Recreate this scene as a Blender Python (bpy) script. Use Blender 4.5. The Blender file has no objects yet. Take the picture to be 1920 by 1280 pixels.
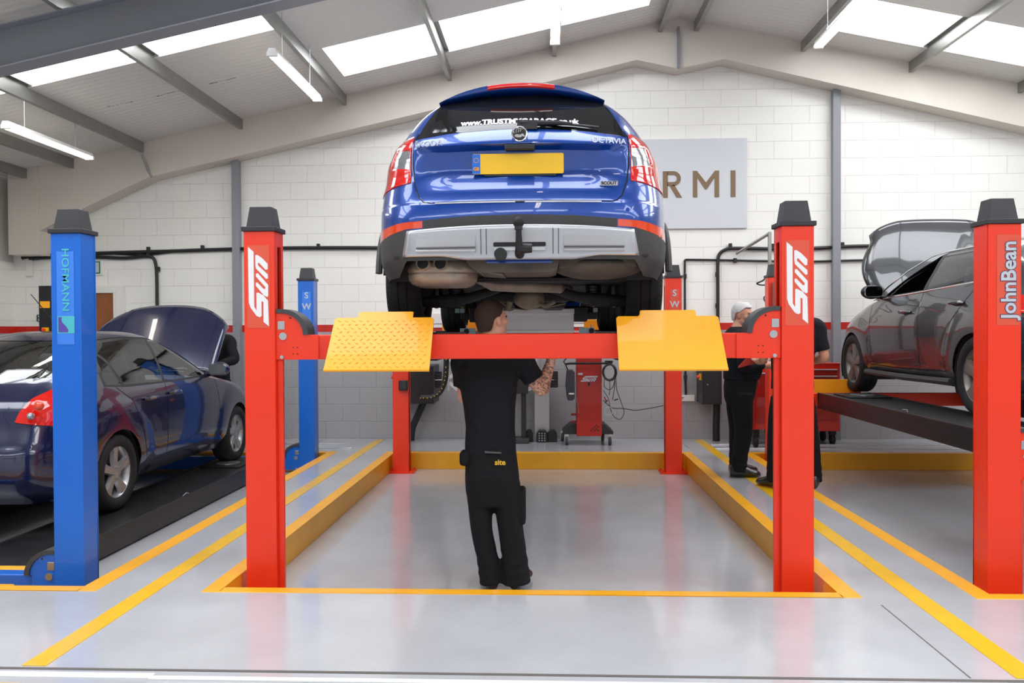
EXPO=0.1
import bpy, bmesh, math, random
from mathutils import Vector, Matrix
from mathutils.geometry import tessellate_polygon
random.seed(7)
PI=math.pi
scene=bpy.context.scene
COL=scene.collection
ORG={}          # world origin of every object made here, by object name
# ------------------------------------------------------------------ materials
def lin(c):
    return tuple(((v/255)/12.92 if v/255<=.04045 else ((v/255+.055)/1.055)**2.4) for v in c)+(1,)
MATS={}
def mat(name,rgb,rough=.5,metal=0,coat=0,spec=.5,noise=0,nscale=6,bump=0,bscale=60,emit=None,estr=0,sheen=0):
    if name in MATS: return MATS[name]
    m=bpy.data.materials.new(name); m.use_nodes=True
    nt=m.node_tree; b=nt.nodes['Principled BSDF']; L=nt.links
    c=lin(rgb); b.inputs['Base Color'].default_value=c
    b.inputs['Roughness'].default_value=rough; b.inputs['Metallic'].default_value=metal
    b.inputs['Coat Weight'].default_value=coat; b.inputs['Coat Roughness'].default_value=.03
    b.inputs['Specular IOR Level'].default_value=spec
    tc=nt.nodes.new('ShaderNodeTexCoord')
    if noise:
        n=nt.nodes.new('ShaderNodeTexNoise'); n.inputs['Scale'].default_value=nscale; n.inputs['Detail'].default_value=5
        L.new(tc.outputs['Object'],n.inputs['Vector'])
        r=nt.nodes.new('ShaderNodeMapRange'); r.inputs['From Min'].default_value=.3; r.inputs['From Max'].default_value=.7
        r.inputs['To Min'].default_value=1-noise; r.inputs['To Max'].default_value=1+noise
        L.new(n.outputs['Fac'],r.inputs['Value'])
        mx=nt.nodes.new('ShaderNodeMix'); mx.data_type='RGBA'; mx.blend_type='MULTIPLY'; mx.inputs['Factor'].default_value=1
        mx.inputs['A'].default_value=c
        L.new(r.outputs['Result'],mx.inputs['B']); L.new(mx.outputs['Result'],b.inputs['Base Color'])
    if bump:
        n2=nt.nodes.new('ShaderNodeTexNoise'); n2.inputs['Scale'].default_value=bscale; n2.inputs['Detail'].default_value=3
        L.new(tc.outputs['Object'],n2.inputs['Vector'])
        bp=nt.nodes.new('ShaderNodeBump'); bp.inputs['Strength'].default_value=bump; bp.inputs['Distance'].default_value=.01
        L.new(n2.outputs['Fac'],bp.inputs['Height']); L.new(bp.outputs['Normal'],b.inputs['Normal'])
    if emit:
        b.inputs['Emission Color'].default_value=lin(emit); b.inputs['Emission Strength'].default_value=estr
    MATS[name]=m; return m
def glassmat(name,tint,gloss=.1,dark=.0):
    if name in MATS: return MATS[name]
    m=bpy.data.materials.new(name); m.use_nodes=True; nt=m.node_tree; L=nt.links
    nt.nodes.remove(nt.nodes['Principled BSDF']); out=nt.nodes['Material Output']
    t=nt.nodes.new('ShaderNodeBsdfTransparent'); t.inputs[0].default_value=(*[v for v in tint],1)
    g=nt.nodes.new('ShaderNodeBsdfGlossy'); g.inputs['Roughness'].default_value=.02; g.inputs[0].default_value=(1,1,1,1)
    f=nt.nodes.new('ShaderNodeFresnel'); f.inputs[0].default_value=1.6
    mx=nt.nodes.new('ShaderNodeMixShader'); L.new(f.outputs[0],mx.inputs[0]); L.new(t.outputs[0],mx.inputs[1]); L.new(g.outputs[0],mx.inputs[2])
    L.new(mx.outputs[0],out.inputs[0]); MATS[name]=m; return m
M={}
M['red']=mat('lift_red_paint',(240,52,15),.4,coat=.15,noise=.03,nscale=3)
M['red2']=mat('lift_red_inner',(150,20,10),.4)
M['blue']=mat('lift_blue_paint',(10,102,204),.36,coat=.35,noise=.03,nscale=3)
M['yel']=mat('ramp_yellow_paint',(245,166,4),.45,coat=.2,noise=.04,nscale=5)
M['pityel']=mat('pit_edge_yellow',(238,168,16),.42,coat=.2,noise=.05,nscale=4)
M['line']=mat('floor_line_yellow',(236,182,14),.3,coat=.3,noise=.06,nscale=6)
M['capblk']=mat('black_plastic_cap',(44,44,47),.45)
M['blk']=mat('black_plastic',(24,24,26),.4)
M['rub']=mat('rubber_black',(22,22,23),.7,bump=.1)
M['rub2']=mat('guard_rubber_grey',(62,64,66),.5)
M['deck']=mat('platform_black_steel',(30,30,32),.38,noise=.35,nscale=9,bump=.15,bscale=90)
M['steel']=mat('zinc_steel',(190,192,194),.3,metal=.9)
M['galv']=mat('galvanised_purlin',(160,160,156),.38,metal=.75,noise=.1,nscale=3)
M['alu']=mat('aluminium_strip',(225,228,230),.22,metal=.9)
M['chrome']=mat('chrome',(235,235,238),.08,metal=1)
M['rafter']=mat('dark_grey_steelwork',(146,150,157),.45)
M['stan']=mat('grey_stanchion_paint',(140,142,148),.5)
M['white']=mat('white_paint',(236,234,228),.45)
M['cream']=mat('cream_rafter_paint',(218,210,198),.6,noise=.03,nscale=2)
M['wht']=mat('white_lettering',(240,238,240),.4)
M['cable']=mat('black_cable',(30,30,32),.5)
# wall with painted blocks: grey dado, red band, white above
def wallmat(name,axis):
    m=bpy.data.materials.new(name); m.use_nodes=True; nt=m.node_tree; L=nt.links; b=nt.nodes['Principled BSDF']
    tc=nt.nodes.new('ShaderNodeTexCoord'); sp=nt.nodes.new('ShaderNodeSeparateXYZ'); L.new(tc.outputs['Object'],sp.inputs[0])
    cb=nt.nodes.new('ShaderNodeCombineXYZ'); L.new(sp.outputs[axis],cb.inputs[0]); L.new(sp.outputs[2],cb.inputs[1])
    br=nt.nodes.new('ShaderNodeTexBrick'); L.new(cb.outputs[0],br.inputs['Vector'])
    br.inputs['Scale'].default_value=1; br.inputs['Brick Width'].default_value=.45; br.inputs['Row Height'].default_value=.225
    br.inputs['Mortar Size'].default_value=.004; br.inputs['Mortar Smooth'].default_value=.6
    br.inputs['Color1'].default_value=(1,1,1,1); br.inputs['Color2'].default_value=(.985,.985,.985,1); br.inputs['Mortar'].default_value=(.93,.93,.93,1)
    rmp=nt.nodes.new('ShaderNodeValToRGB'); cr=rmp.color_ramp; cr.interpolation='CONSTANT'
    mr=nt.nodes.new('ShaderNodeMath'); mr.operation='DIVIDE'; mr.inputs[1].default_value=6; L.new(sp.outputs[2],mr.inputs[0]); L.new(mr.outputs[0],rmp.inputs[0])
    cr.elements[0].position=0; cr.elements[0].color=lin((166,165,167))
    cr.elements[1].position=1.384/6; cr.elements[1].color=lin((205,38,22))
    e=cr.elements.new(1.486/6); e.color=lin((243,241,234))
    mx=nt.nodes.new('ShaderNodeMix'); mx.data_type='RGBA'; mx.blend_type='MULTIPLY'; mx.inputs['Factor'].default_value=1
    L.new(rmp.outputs[0],mx.inputs['A']); L.new(br.outputs['Color'],mx.inputs['B']); L.new(mx.outputs['Result'],b.inputs['Base Color'])
    b.inputs['Roughness'].default_value=.45
    n=nt.nodes.new('ShaderNodeTexNoise'); n.inputs['Scale'].default_value=14; n.inputs['Detail'].default_value=4; L.new(tc.outputs['Object'],n.inputs['Vector'])
    ad=nt.nodes.new('ShaderNodeMath'); ad.operation='MULTIPLY_ADD'; ad.inputs[1].default_value=-1.0; L.new(br.outputs['Fac'],ad.inputs[0])
    ns=nt.nodes.new('ShaderNodeMath'); ns.operation='MULTIPLY'; ns.inputs[1].default_value=.25; L.new(n.outputs['Fac'],ns.inputs[0]); L.new(ns.outputs[0],ad.inputs[2])
    bp=nt.nodes.new('ShaderNodeBump'); bp.inputs['Strength'].default_value=.7; bp.inputs['Distance'].default_value=.006
    L.new(ad.outputs[0],bp.inputs['Height']); L.new(bp.outputs['Normal'],b.inputs['Normal'])
    return m
M['wallb']=wallmat('painted_blockwork_back',0); M['walll']=wallmat('painted_blockwork_side',1)
def floormat():
    m=bpy.data.materials.new('epoxy_floor'); m.use_nodes=True; nt=m.node_tree; L=nt.links; b=nt.nodes['Principled BSDF']
    tc=nt.nodes.new('ShaderNodeTexCoord')
    n=nt.nodes.new('ShaderNodeTexNoise'); n.inputs['Scale'].default_value=.9; n.inputs['Detail'].default_value=6; n.inputs['Roughness'].default_value=.6
    L.new(tc.outputs['Object'],n.inputs['Vector'])
    r=nt.nodes.new('ShaderNodeValToRGB'); r.color_ramp.elements[0].position=.3; r.color_ramp.elements[0].color=lin((172,173,176))
    r.color_ramp.elements[1].position=.7; r.color_ramp.elements[1].color=lin((188,190,194)); L.new(n.outputs['Fac'],r.inputs[0])
    L.new(r.outputs[0],b.inputs['Base Color']); b.inputs['Roughness'].default_value=.2; b.inputs['Specular IOR Level'].default_value=.5
    b.inputs['Coat Weight'].default_value=.5; b.inputs['Coat Roughness'].default_value=.08
    n2=nt.nodes.new('ShaderNodeTexNoise'); n2.inputs['Scale'].default_value=3.5; n2.inputs['Detail'].default_value=3; L.new(tc.outputs['Object'],n2.inputs['Vector'])
    bp=nt.nodes.new('ShaderNodeBump'); bp.inputs['Strength'].default_value=.12; bp.inputs['Distance'].default_value=.02
    L.new(n2.outputs['Fac'],bp.inputs['Height']); L.new(bp.outputs['Normal'],b.inputs['Normal']); L.new(bp.outputs['Normal'],b.inputs['Coat Normal'])
    return m
M['floor']=floormat()
def roofmat():
    m=bpy.data.materials.new('ribbed_liner_sheet'); m.use_nodes=True; nt=m.node_tree; L=nt.links; b=nt.nodes['Principled BSDF']
    b.inputs['Base Color'].default_value=lin((222,220,214)); b.inputs['Roughness'].default_value=.4
    tc=nt.nodes.new('ShaderNodeTexCoord'); w=nt.nodes.new('ShaderNodeTexWave'); w.bands_direction='Y'; w.inputs['Scale'].default_value=3.3
    L.new(tc.outputs['Object'],w.inputs['Vector'])
    bp=nt.nodes.new('ShaderNodeBump'); bp.inputs['Strength'].default_value=.25; bp.inputs['Distance'].default_value=.01
    L.new(w.outputs['Fac'],bp.inputs['Height']); L.new(bp.outputs['Normal'],b.inputs['Normal']); return m
M['roof']=roofmat()
# ------------------------------------------------------------------ mesh builder
class MB:
    def __init__(s): s.v=[]; s.f=[]
    def add(s,vs,fs):
        o=len(s.v); s.v+= [Vector(p) for p in vs]; s.f+=[tuple(i+o for i in f) for f in fs]; return s
    def box(s,x0,x1,y0,y1,z0,z1,R=None,c=None):
        vs=[Vector(p) for p in ((x0,y0,z0),(x1,y0,z0),(x1,y1,z0),(x0,y1,z0),(x0,y0,z1),(x1,y0,z1),(x1,y1,z1),(x0,y1,z1))]
        if R is not None:
            c=Vector(c) if c is not None else sum(vs,Vector())/8
            vs=[R@(p-c)+c for p in vs]
        return s.add(vs,[(0,3,2,1),(4,5,6,7),(0,1,5,4),(1,2,6,5),(2,3,7,6),(3,0,4,7)])
    def frust(s,x0,x1,y0,y1,z0,z1,t):
        vs=[(x0,y0,z0),(x1,y0,z0),(x1,y1,z0),(x0,y1,z0),(x0+t,y0+t,z1),(x1-t,y0+t,z1),(x1-t,y1-t,z1),(x0+t,y1-t,z1)]
        return s.add(vs,[(0,3,2,1),(4,5,6,7),(0,1,5,4),(1,2,6,5),(2,3,7,6),(3,0,4,7)])
    def prism(s,pts,axis,a,b):
        """extrude 2D polygon. axis 'y': pts=(x,z); 'x': pts=(y,z); 'z': pts=(x,y)"""
        def P(p,t): return {'y':(p[0],t,p[1]),'x':(t,p[0],p[1]),'z':(p[0],p[1],t)}[axis]
        n=len(pts); vs=[P(p,a) for p in pts]+[P(p,b) for p in pts]
        tris=tessellate_polygon([[Vector((p[0],p[1],0)) for p in pts]])
        fs=[tuple(t) for t in tris]+[tuple(i+n for i in reversed(t)) for t in tris]
        fs+=[(i,(i+1)%n,(i+1)%n+n,i+n) for i in range(n)]
        return s.add(vs,fs)
    def tube(s,pts,r,n=10,cap=True):
        pts=[Vector(p) for p in pts]; rs=r if isinstance(r,(list,tuple)) else [r]*len(pts)
        rings=[]; up=None
        for i,p in enumerate(pts):
            t=(pts[min(i+1,len(pts)-1)]-pts[max(i-1,0)]).normalized()
            if up is None:
                up=Vector((0,0,1)) if abs(t.z)<.9 else Vector((1,0,0))
            a=t.cross(up)
            if a.length<1e-5: a=t.cross(Vector((.3,.8,.5)))
            a.normalize(); up=a.cross(t).normalized()
            rings.append([p+(a*math.cos(2*PI*k/n)+up*math.sin(2*PI*k/n))*rs[i] for k in range(n)])
        vs=[v for R in rings for v in R]; fs=[]
        for i in range(len(rings)-1):
            for k in range(n): fs.append((i*n+k,i*n+(k+1)%n,(i+1)*n+(k+1)%n,(i+1)*n+k))
        if cap: fs.append(tuple(reversed(range(n)))); fs.append(tuple(range((len(rings)-1)*n,len(rings)*n)))
        return s.add(vs,fs)
    def lathe(s,prof,c,ax='y',n=32,close=False):
        """prof: list (r,t) along axis through c"""
        c=Vector(c); vs=[];fs=[]
        for r,t in prof:
            for k in range(n):
                a=2*PI*k/n; u,w=r*math.cos(a),r*math.sin(a)
                vs.append(c+Vector({'x':(t,u,w),'y':(u,t,w),'z':(u,w,t)}[ax]))
        m=len(prof)
        for i in range(m-1 if not close else m):
            j=(i+1)%m
            for k in range(n): fs.append((i*n+k,i*n+(k+1)%n,j*n+(k+1)%n,j*n+k))
        if not close:
            fs.append(tuple(range(n))); fs.append(tuple((m-1)*n+k for k in range(n)))
        return s.add(vs,fs)
    def ell(s,c,r,n=16,m=10):
        c=Vector(c); vs=[];fs=[]
        for i in range(m+1):
            th=PI*i/m
            for k in range(n):
                ph=2*PI*k/n; vs.append(c+Vector((r[0]*math.sin(th)*math.cos(ph),r[1]*math.sin(th)*math.sin(ph),r[2]*math.cos(th))))
        for i in range(m):
            for k in range(n): fs.append((i*n+k,(i+1)*n+k,(i+1)*n+(k+1)%n,i*n+(k+1)%n))
        return s.add(vs,fs)
    def grid(s,rows):
        n=len(rows[0]); vs=[p for r in rows for p in r]; fs=[]
        for i in range(len(rows)-1):
            for k in range(n-1): fs.append((i*n+k,i*n+k+1,(i+1)*n+k+1,(i+1)*n+k))
        return s.add(vs,fs)
    def build(s,name,m,parent=None,smooth=False,bev=0,seg=2,ang=35,sub=0,solid=0,local=False):
        me=bpy.data.meshes.new(name)
        me.from_pydata([tuple(v) for v in s.v],[],s.f); me.update()
        bm=bmesh.new(); bm.from_mesh(me); bmesh.ops.remove_doubles(bm,verts=bm.verts,dist=1e-5)
        bmesh.ops.recalc_face_normals(bm,faces=bm.faces); bm.to_mesh(me); bm.free()
        return link(name,me,m,parent,smooth,bev,seg,ang,sub,solid,local)
def link(name,me,m,parent=None,smooth=False,bev=0,seg=2,ang=35,sub=0,solid=0,local=False):
    o=bpy.data.objects.new(name,me); COL.objects.link(o)
    if m is not None: me.materials.append(m)
    if parent is not None:
        o.parent=parent; org=ORG[parent.name]
        if not local: me.transform(Matrix.Translation(-org))
        ORG[o.name]=org
    else: ORG[o.name]=Vector((0,0,0))
    if smooth or bev:
        for p in me.polygons: p.use_smooth=True
        if hasattr(me,'set_sharp_from_angle'): me.set_sharp_from_angle(angle=math.radians(ang))
    if solid:
        md=o.modifiers.new('s','SOLIDIFY'); md.thickness=solid; md.offset=-1
    if bev:
        md=o.modifiers.new('b','BEVEL'); md.width=bev; md.segments=seg; md.limit_method='ANGLE'; md.angle_limit=math.radians(40); md.harden_normals=True
    if sub:
        md=o.modifiers.new('u','SUBSURF'); md.levels=sub; md.render_levels=sub
    return o
def empty(name,loc,label,cat,group=None,rz=0):
    o=bpy.data.objects.new(name,None); COL.objects.link(o); o.location=loc; o.rotation_euler=(0,0,rz); o.empty_display_size=.1
    o['label']=label; o['category']=cat
    if group: o['group']=group
    ORG[o.name]=Vector(loc); return o
def tag(o,label,cat,group=None,kind=None):
    o['label']=label; o['category']=cat
    if group:o['group']=group
    if kind:o['kind']=kind
    return o
def recenter(o):
    """top-level mesh: move its origin to its base"""
    me=o.data; xs=[v.co for v in me.vertices]
    c=Vector(((min(v.x for v in xs)+max(v.x for v in xs))/2,(min(v.y for v in xs)+max(v.y for v in xs))/2,min(v.z for v in xs)))
    me.transform(Matrix.Translation(-c)); o.location=c; ORG[o.name]=c; return o
def struct(o,label=None): 
    o['kind']='structure'
    if label:o['label']=label
    return o
def text(name,body,size,loc,m,parent,rot=(PI/2,0,0),extr=.002,shear=0,align='CENTER',off=0.0,sx=1,space=1):
    cu=bpy.data.curves.new(name,'FONT'); cu.body=body; cu.size=size; cu.extrude=extr; cu.shear=shear; cu.align_x=align; cu.align_y='CENTER'; cu.offset=off; cu.space_character=space
    cu.resolution_u=3
    t=bpy.data.objects.new(name+'_c',cu); COL.objects.link(t); bpy.context.view_layer.update()
    me=bpy.data.meshes.new_from_object(t.evaluated_get(bpy.context.evaluated_depsgraph_get()))
    bpy.data.objects.remove(t); bpy.data.curves.remove(cu)
    from mathutils import Euler
    me.transform(Matrix.Translation(Vector(loc))@Euler(rot).to_matrix().to_4x4()@Matrix.Diagonal((sx,1,1,1)))
    me.materials.clear(); me.name=name
    return link(name,me,m,parent)
def arc(cx,cy,r,a0,a1,n):
    return [(cx+r*math.cos(math.radians(a0+(a1-a0)*i/n)),cy+r*math.sin(math.radians(a0+(a1-a0)*i/n))) for i in range(n+1)]
def rrect(x0,x1,y0,y1,r,n=4):
    return arc(x1-r,y1-r,r,0,90,n)+arc(x0+r,y1-r,r,90,180,n)+arc(x0+r,y0+r,r,180,270,n)+arc(x1-r,y0+r,r,270,360,n)

# ------------------------------------------------------------------ camera
cam_d=bpy.data.cameras.new('camera'); cam=bpy.data.objects.new('camera',cam_d); COL.objects.link(cam); scene.camera=cam
cam_d.sensor_width=36; cam_d.lens=1538/1920*36; cam_d.clip_start=.05; cam_d.clip_end=200
yaw,pit,rol=.0428,.0127,-.0048
fw=Vector((-math.sin(yaw)*math.cos(pit),math.cos(yaw)*math.cos(pit),-math.sin(pit)))
rt=Vector((math.cos(yaw),math.sin(yaw),0)); up=rt.cross(fw)
r2=rt*math.cos(rol)+up*math.sin(rol); u2=-rt*math.sin(rol)+up*math.cos(rol)
mw=Matrix((( r2.x,u2.x,-fw.x,0),(r2.y,u2.y,-fw.y,0),(r2.z,u2.z,-fw.z,1.4056),(0,0,0,1)))
cam.matrix_world=mw

# ------------------------------------------------------------------ building shell
XL,XR,YB,YF=-7.12,10.45,10.71,-4.2
RX,RZ,SL=1.66,5.37,.2115          # ridge and slope
def rz(x): return RZ-SL*abs(x-RX)
PD=.185
pits=[(-5.95,-2.465),(-1.88,1.645),(2.23,5.85)]     # x ranges of the three lift recesses
PY0,PY1=4.35,9.52
# floor slab with three openings
mb=MB()
xs=[XL]; 
for a,b in pits: xs+= [a,b]
xs.append(XR)
mb.add([(XL,YF,0),(XR,YF,0),(XR,PY0,0),(XL,PY0,0)],[(0,1,2,3)])
mb.add([(XL,PY1,0),(XR,PY1,0),(XR,YB,0),(XL,YB,0)],[(0,1,2,3)])
for i in range(0,len(xs),2):
    mb.add([(xs[i],PY0,0),(xs[i+1],PY0,0),(xs[i+1],PY1,0),(xs[i],PY1,0)],[(0,1,2,3)])
for a,b in pits: mb.add([(a,PY0,-PD),(b,PY0,-PD),(b,PY1,-PD),(a,PY1,-PD)],[(0,1,2,3)])
struct(mb.build('floor',M['floor']),'glossy pale grey epoxy workshop floor with three lift recesses')
T=.1
for i,(a,b) in enumerate(pits):
    mb=MB()
    mb.box(a,a+T,PY0,PY1,-PD,.004); mb.box(b-T,b,PY0,PY1,-PD,.004)
    mb.box(a+T,b-T,PY0,PY0+T*.8,-PD,.004); mb.box(a+T,b-T,PY1-T,PY1,-PD,.004)
    struct(mb.build('trim_%d'%(i+1),M['pityel'],bev=.004),'yellow painted steel edge around the lift recess')
# painted floor lines and expansion seams
mb=MB(); mb.box(-2.227,-2.122,3.36,10.59,-.004,.003); mb.box(-2.227,-2.122,-1,3.19,-.004,.003)
struct(mb.build('trim_4',M['line']),'yellow floor line between left and middle bays')
mb=MB(); mb.box(1.877,1.988,3.36,10.60,-.004,.003); mb.box(1.877,1.988,-1,3.19,-.004,.003)
struct(mb.build('trim_5',M['line']),'yellow floor line between middle and right bays')
mb=MB(); mb.box(XL,XR,3.325,3.345,-.004,.002); mb.box(1.694,1.700,3.36,4.24,-.003,.0015); mb.box(1.68,1.686,9.85,10.45,-.003,.0015); mb.box(-2.93,-2.924,9.7,10.6,-.003,.0015)
struct(mb.build('trim_6',mat('dark_seam',(96,92,88),.7)),'dark floor joint')
mb=MB(); mb.box(-1.62,XR,3.235,3.27,-.004,.006,); mb.box(XL,-1.62,3.25,3.30,-.004,.003)
struct(mb.build('trim_7',mat('pale_threshold',(222,224,222),.35)),'pale door threshold strip across the floor')
for k,(a,b,y) in enumerate([(-5.6,-2.36,9.80),(-5.6,-2.52,10.16),(1.98,5.9,9.80),(2.0,5.9,10.13)]):
    mb=MB(); mb.prism([(a,0),(b,0),(b,.012),(a,.012)],'y',y-.02,y+.02)
    o=recenter(mb.build('floor_rail',M['alu'],bev=.003))
    tag(o,['bright metal rail on floor behind left recess, nearer of two','bright metal rail on floor behind left recess, farther of two',
        'bright metal rail on floor behind right recess, nearer of two','bright metal rail on floor behind right recess, farther of two'][k],'rail','metal floor rails behind the recesses')
# walls
mb=MB(); mb.prism([(XL-.2,-.01),(XR+.15,-.01),(XR+.15,rz(XR)),(RX,RZ),(XL-.2,rz(XL))],'y',YB,YB+.15)
struct(mb.build('wall_back',M['wallb']))
mb=MB(); mb.box(XL-.15,XL,YF,YB,-.01,2.35); wl=struct(mb.build('wall_left',M['walll']))
mb=MB(); mb.box(XL-.2,XL-.02,YF,YB,2.35,rz(XL)); struct(mb.build('trim_8',mat('side_cladding',(214,212,206),.5)),'upper cladding of left wall')
mb=MB(); mb.box(XR,XR+.15,YF,YB,-.01,rz(XR)); struct(mb.build('wall_right',M['walll']))
# front wall with three roller door openings (behind the photographer)
mb=MB(); dz=3.1
ops=[(-6.2,-2.6),(-1.7,1.9),(2.8,6.4)]
cur=XL
for a,b in ops: mb.box(cur,a,YF-.15,YF,-.01,dz); cur=b
mb.box(cur,XR,YF-.15,YF,-.01,dz)
mb.prism([(XL,dz),(XR,dz),(XR,rz(XR)),(RX,RZ),(XL,rz(XL))],'y',YF-.15,YF)
struct(mb.build('wall_front',M['wallb']))
mb=MB(); mb.add([(-40,-60,-.02),(40,-60,-.02),(40,YF,-.02),(-40,YF,-.02)],[(0,1,2,3)])
struct(mb.build('trim_9',mat('yard_tarmac',(150,150,150),.8)),'yard outside the doors')
# roof sheets with rooflights
SKL=[(-1,6.95,8.02),(-1,2.2,4.2),(-1,-2.6,-.6)]
def roofpanel(name,x0,x1,holes,idx):
    mb=MB(); ys=sorted({YF,YB}|{h[2] for h in holes}|{h[3] for h in holes}); xs=sorted({x0,x1}|{h[0] for h in holes}|{h[1] for h in holes})
    for i in range(len(xs)-1):
        for j in range(len(ys)-1):
            cx,cy=(xs[i]+xs[i+1])/2,(ys[j]+ys[j+1])/2
            if any(h[0]<cx<h[1] and h[2]<cy<h[3] for h in holes): continue
            mb.add([(xs[i],ys[j],rz(xs[i])),(xs[i+1],ys[j],rz(xs[i+1])),(xs[i+1],ys[j+1],rz(xs[i+1])),(xs[i],ys[j+1],rz(xs[i]))],[(0,1,2,3)])
    return struct(mb.build(name,M['roof'],solid=.05))
M['sky']=mat('translucent_rooflight',(245,248,255),.5,emit=(246,250,255),estr=6.5)
hl=[(-5.95,-2.6,6.95,8.05),(-2.42,1.2,8.78,9.75),(-5.95,-2.6,2.6,4.4),(-2.42,1.2,3.8,5.4),(-5.95,1.2,-2.4,-.6)]
hr=[(3.3,6.2,8.98,9.92),(2.3,8.4,6.95,8.15),(3.3,8.4,4.4,6.0),(2.2,8.4,.6,2.2),(2.2,8.4,-2.4,-.8)]
roofpanel('ceiling',XL,RX,hl,0); roofpanel('ceiling',RX,XR,hr,1)
wi=1
for h in hl+hr:
    mb=MB(); x0,x1,y0,y1=h
    mb.add([(x0,y0,rz(x0)+.02),(x1,y0,rz(x1)+.02),(x1,y1,rz(x1)+.02),(x0,y1,rz(x0)+.02)],[(0,1,2,3)])
    struct(mb.build('window_%d'%wi,M['sky'])); wi+=1
# gable rafter against the back wall with haunches and corner column (cream painted)
YG0,YG1=10.43,YB
def rafter_poly():
    top=[(-6.64,rz(-6.64)-.02),(RX,RZ-.02),(XR,rz(XR)-.02)]
    bot=[(XR,2.72),(8.9,3.2),(5.78,3.925),(2.235,4.80),(1.66,4.69),(1.145,4.81),(-1.524,4.205),(-5.14,3.42),(-6.03,3.02),(-6.64,2.72)]
    return top+bot
o=MB().prism(rafter_poly(),'y',YG0,YG1-.002).build('gable_rafter',M['cream'],bev=.003)
struct(o,'cream painted gable rafter under the roof against the back wall'); o.name='trim_10'
o=MB().box(-7.0,-6.6,10.40,YB-.002,2.43,rz(-6.8)-.02).build('trim_11',M['cream'],bev=.003); struct(o,'cream painted corner column casing above cables')
mb=MB().prism([(1.645,4.69),(1.675,4.69),(1.675,5.2),(1.645,5.2)],'y',YG0-.05,YG0); struct(mb.build('trim_12',M['stan']),'dark ridge splice plate')
# wind posts
for k,(x,ztop) in enumerate([(-4.07,3.72),(3.68,4.52)]):
    mb=MB(); w=.036
    mb.box(x-w,x+w,10.60,YB-.001,0,ztop); mb.box(x-w-.012,x+w+.012,10.588,10.5995,0,ztop)
    o=struct(mb.build('trim_%d'%(13+k),M['stan'],bev=.003),'grey steel wind post on the back wall')
# portal frame rafter, dark grey, at mid length and one nearer the doors
for k,(y0,y1) in enumerate([(6.5,6.68),(2.3,2.48),(-1.9,-1.72)]):
    mb=MB()
    for sgn,xe in ((-1,XL),(1,XR)):
        def zz(x,d): return rz(x)-.165-d
        a,b=(xe,RX) if sgn<0 else (RX,xe)
        # web and flanges
        def strip(d0,d1,ya,yb):
            pts=[(a,zz(a,d1)),(b,zz(b,d1)),(b,zz(b,d0)),(a,zz(a,d0))]; mb.prism(pts,'y',ya,yb)
        strip(0,.012,y0,y1); strip(.012,.34,(y0+y1)/2-.006,(y0+y1)/2+.006); strip(.34,.355,y0,y1)
        # haunch plates near the ridge and eaves column
        xc=xe+(.15 if sgn<0 else -.15)
        mb.box(xc-.12,xc+.12,y0,y1,0,zz(xe,0))
    struct(mb.build('trim_%d'%(15+k),M['rafter'],bev=.003),'dark grey steel portal frame')
# Z purlins
pi=0
for x in (-6.74,-6.13,-5.2,-3.9,-2.55,-1.2,.13,1.46,1.86,3.18,4.50,5.82,7.15,8.5,9.8):
    pi+=1; z=rz(x); s=1 if x<RX else -1; mb=MB(); y1=YG0+.01 if x>-6.5 else YG0-.01
    sl=math.atan(SL)*s; d=.165
    # Z section polygon in (x,z), perpendicular web
    prof=[(-.03,0),(.035,0),(.035,-.006),(-.022,-.006),(-.022,-.03),(-.012,-.06),(-.012,-d+.04),(-.022,-d+.02),(-.022,-d+.006),(.0,-d+.006),(-.0,-d),(-.045,-d),(-.045,-d+.016),(-.04,-d+.016),(-.04,-d+.006),(-.03,-d+.006),(-.03,-d+.02),(-.02,-d+.04),(-.02,-.06),(-.03,-.03)]
    prof=[(-.006,0),(.05,0),(.05,-.02),(.045,-.02),(.045,-.006),(0,-.006),(0,-d),(-.05,-d),(-.05,-d+.02),(-.045,-d+.02),(-.045,-d+.006),(-.006,-d+.006)]
    pts=[(x+s*p[0],z+p[1]-.012+SL*s*s*p[0]*(1 if True else 0)*0) for p in prof]
    mb.prism(pts,'y',YF,y1)
    o=mb.build('purlin',M['galv']); o['label']='galvanised steel roof purlin'; o['category']='purlin'; o['kind']='structure'
    o.name='trim_%d'%(20+pi)
for k,(x,y) in enumerate([(-5.2,10.2)]):
    o=MB().tube([(x+.02,10.3,3.72),(x+.06,10.42,3.5),(x+.1,10.44,3.42)],.016,6).build('trim_18',M['galv']); struct(o,'small steel stay at purlin end')
# dark sealant cracks in the liner sheet
mbk=MB()
for x0,x1,yy,n in ((-4.9,-4.6,9.0,6),(-4.35,-3.95,9.02,10),(-3.75,-3.45,9.02,5)):
    for i in range(n):
        xa=x0+(x1-x0)*i/n; xb=xa+(x1-x0)/n*random.uniform(.6,1.1); yo=yy+random.uniform(-.015,.015); w_=random.uniform(.006,.018)
        mbk.add([(xa,yo,rz(xa)-.052),(xb,yo,rz(xb)-.052),(xb,yo+w_,rz(xb)-.052),(xa,yo+w_,rz(xa)-.052)],[(0,1,2,3)])
struct(mbk.build('trim_19',mat('dark_mastic',(60,58,55),.7)),'dark mastic marks on the roof liner')
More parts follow.
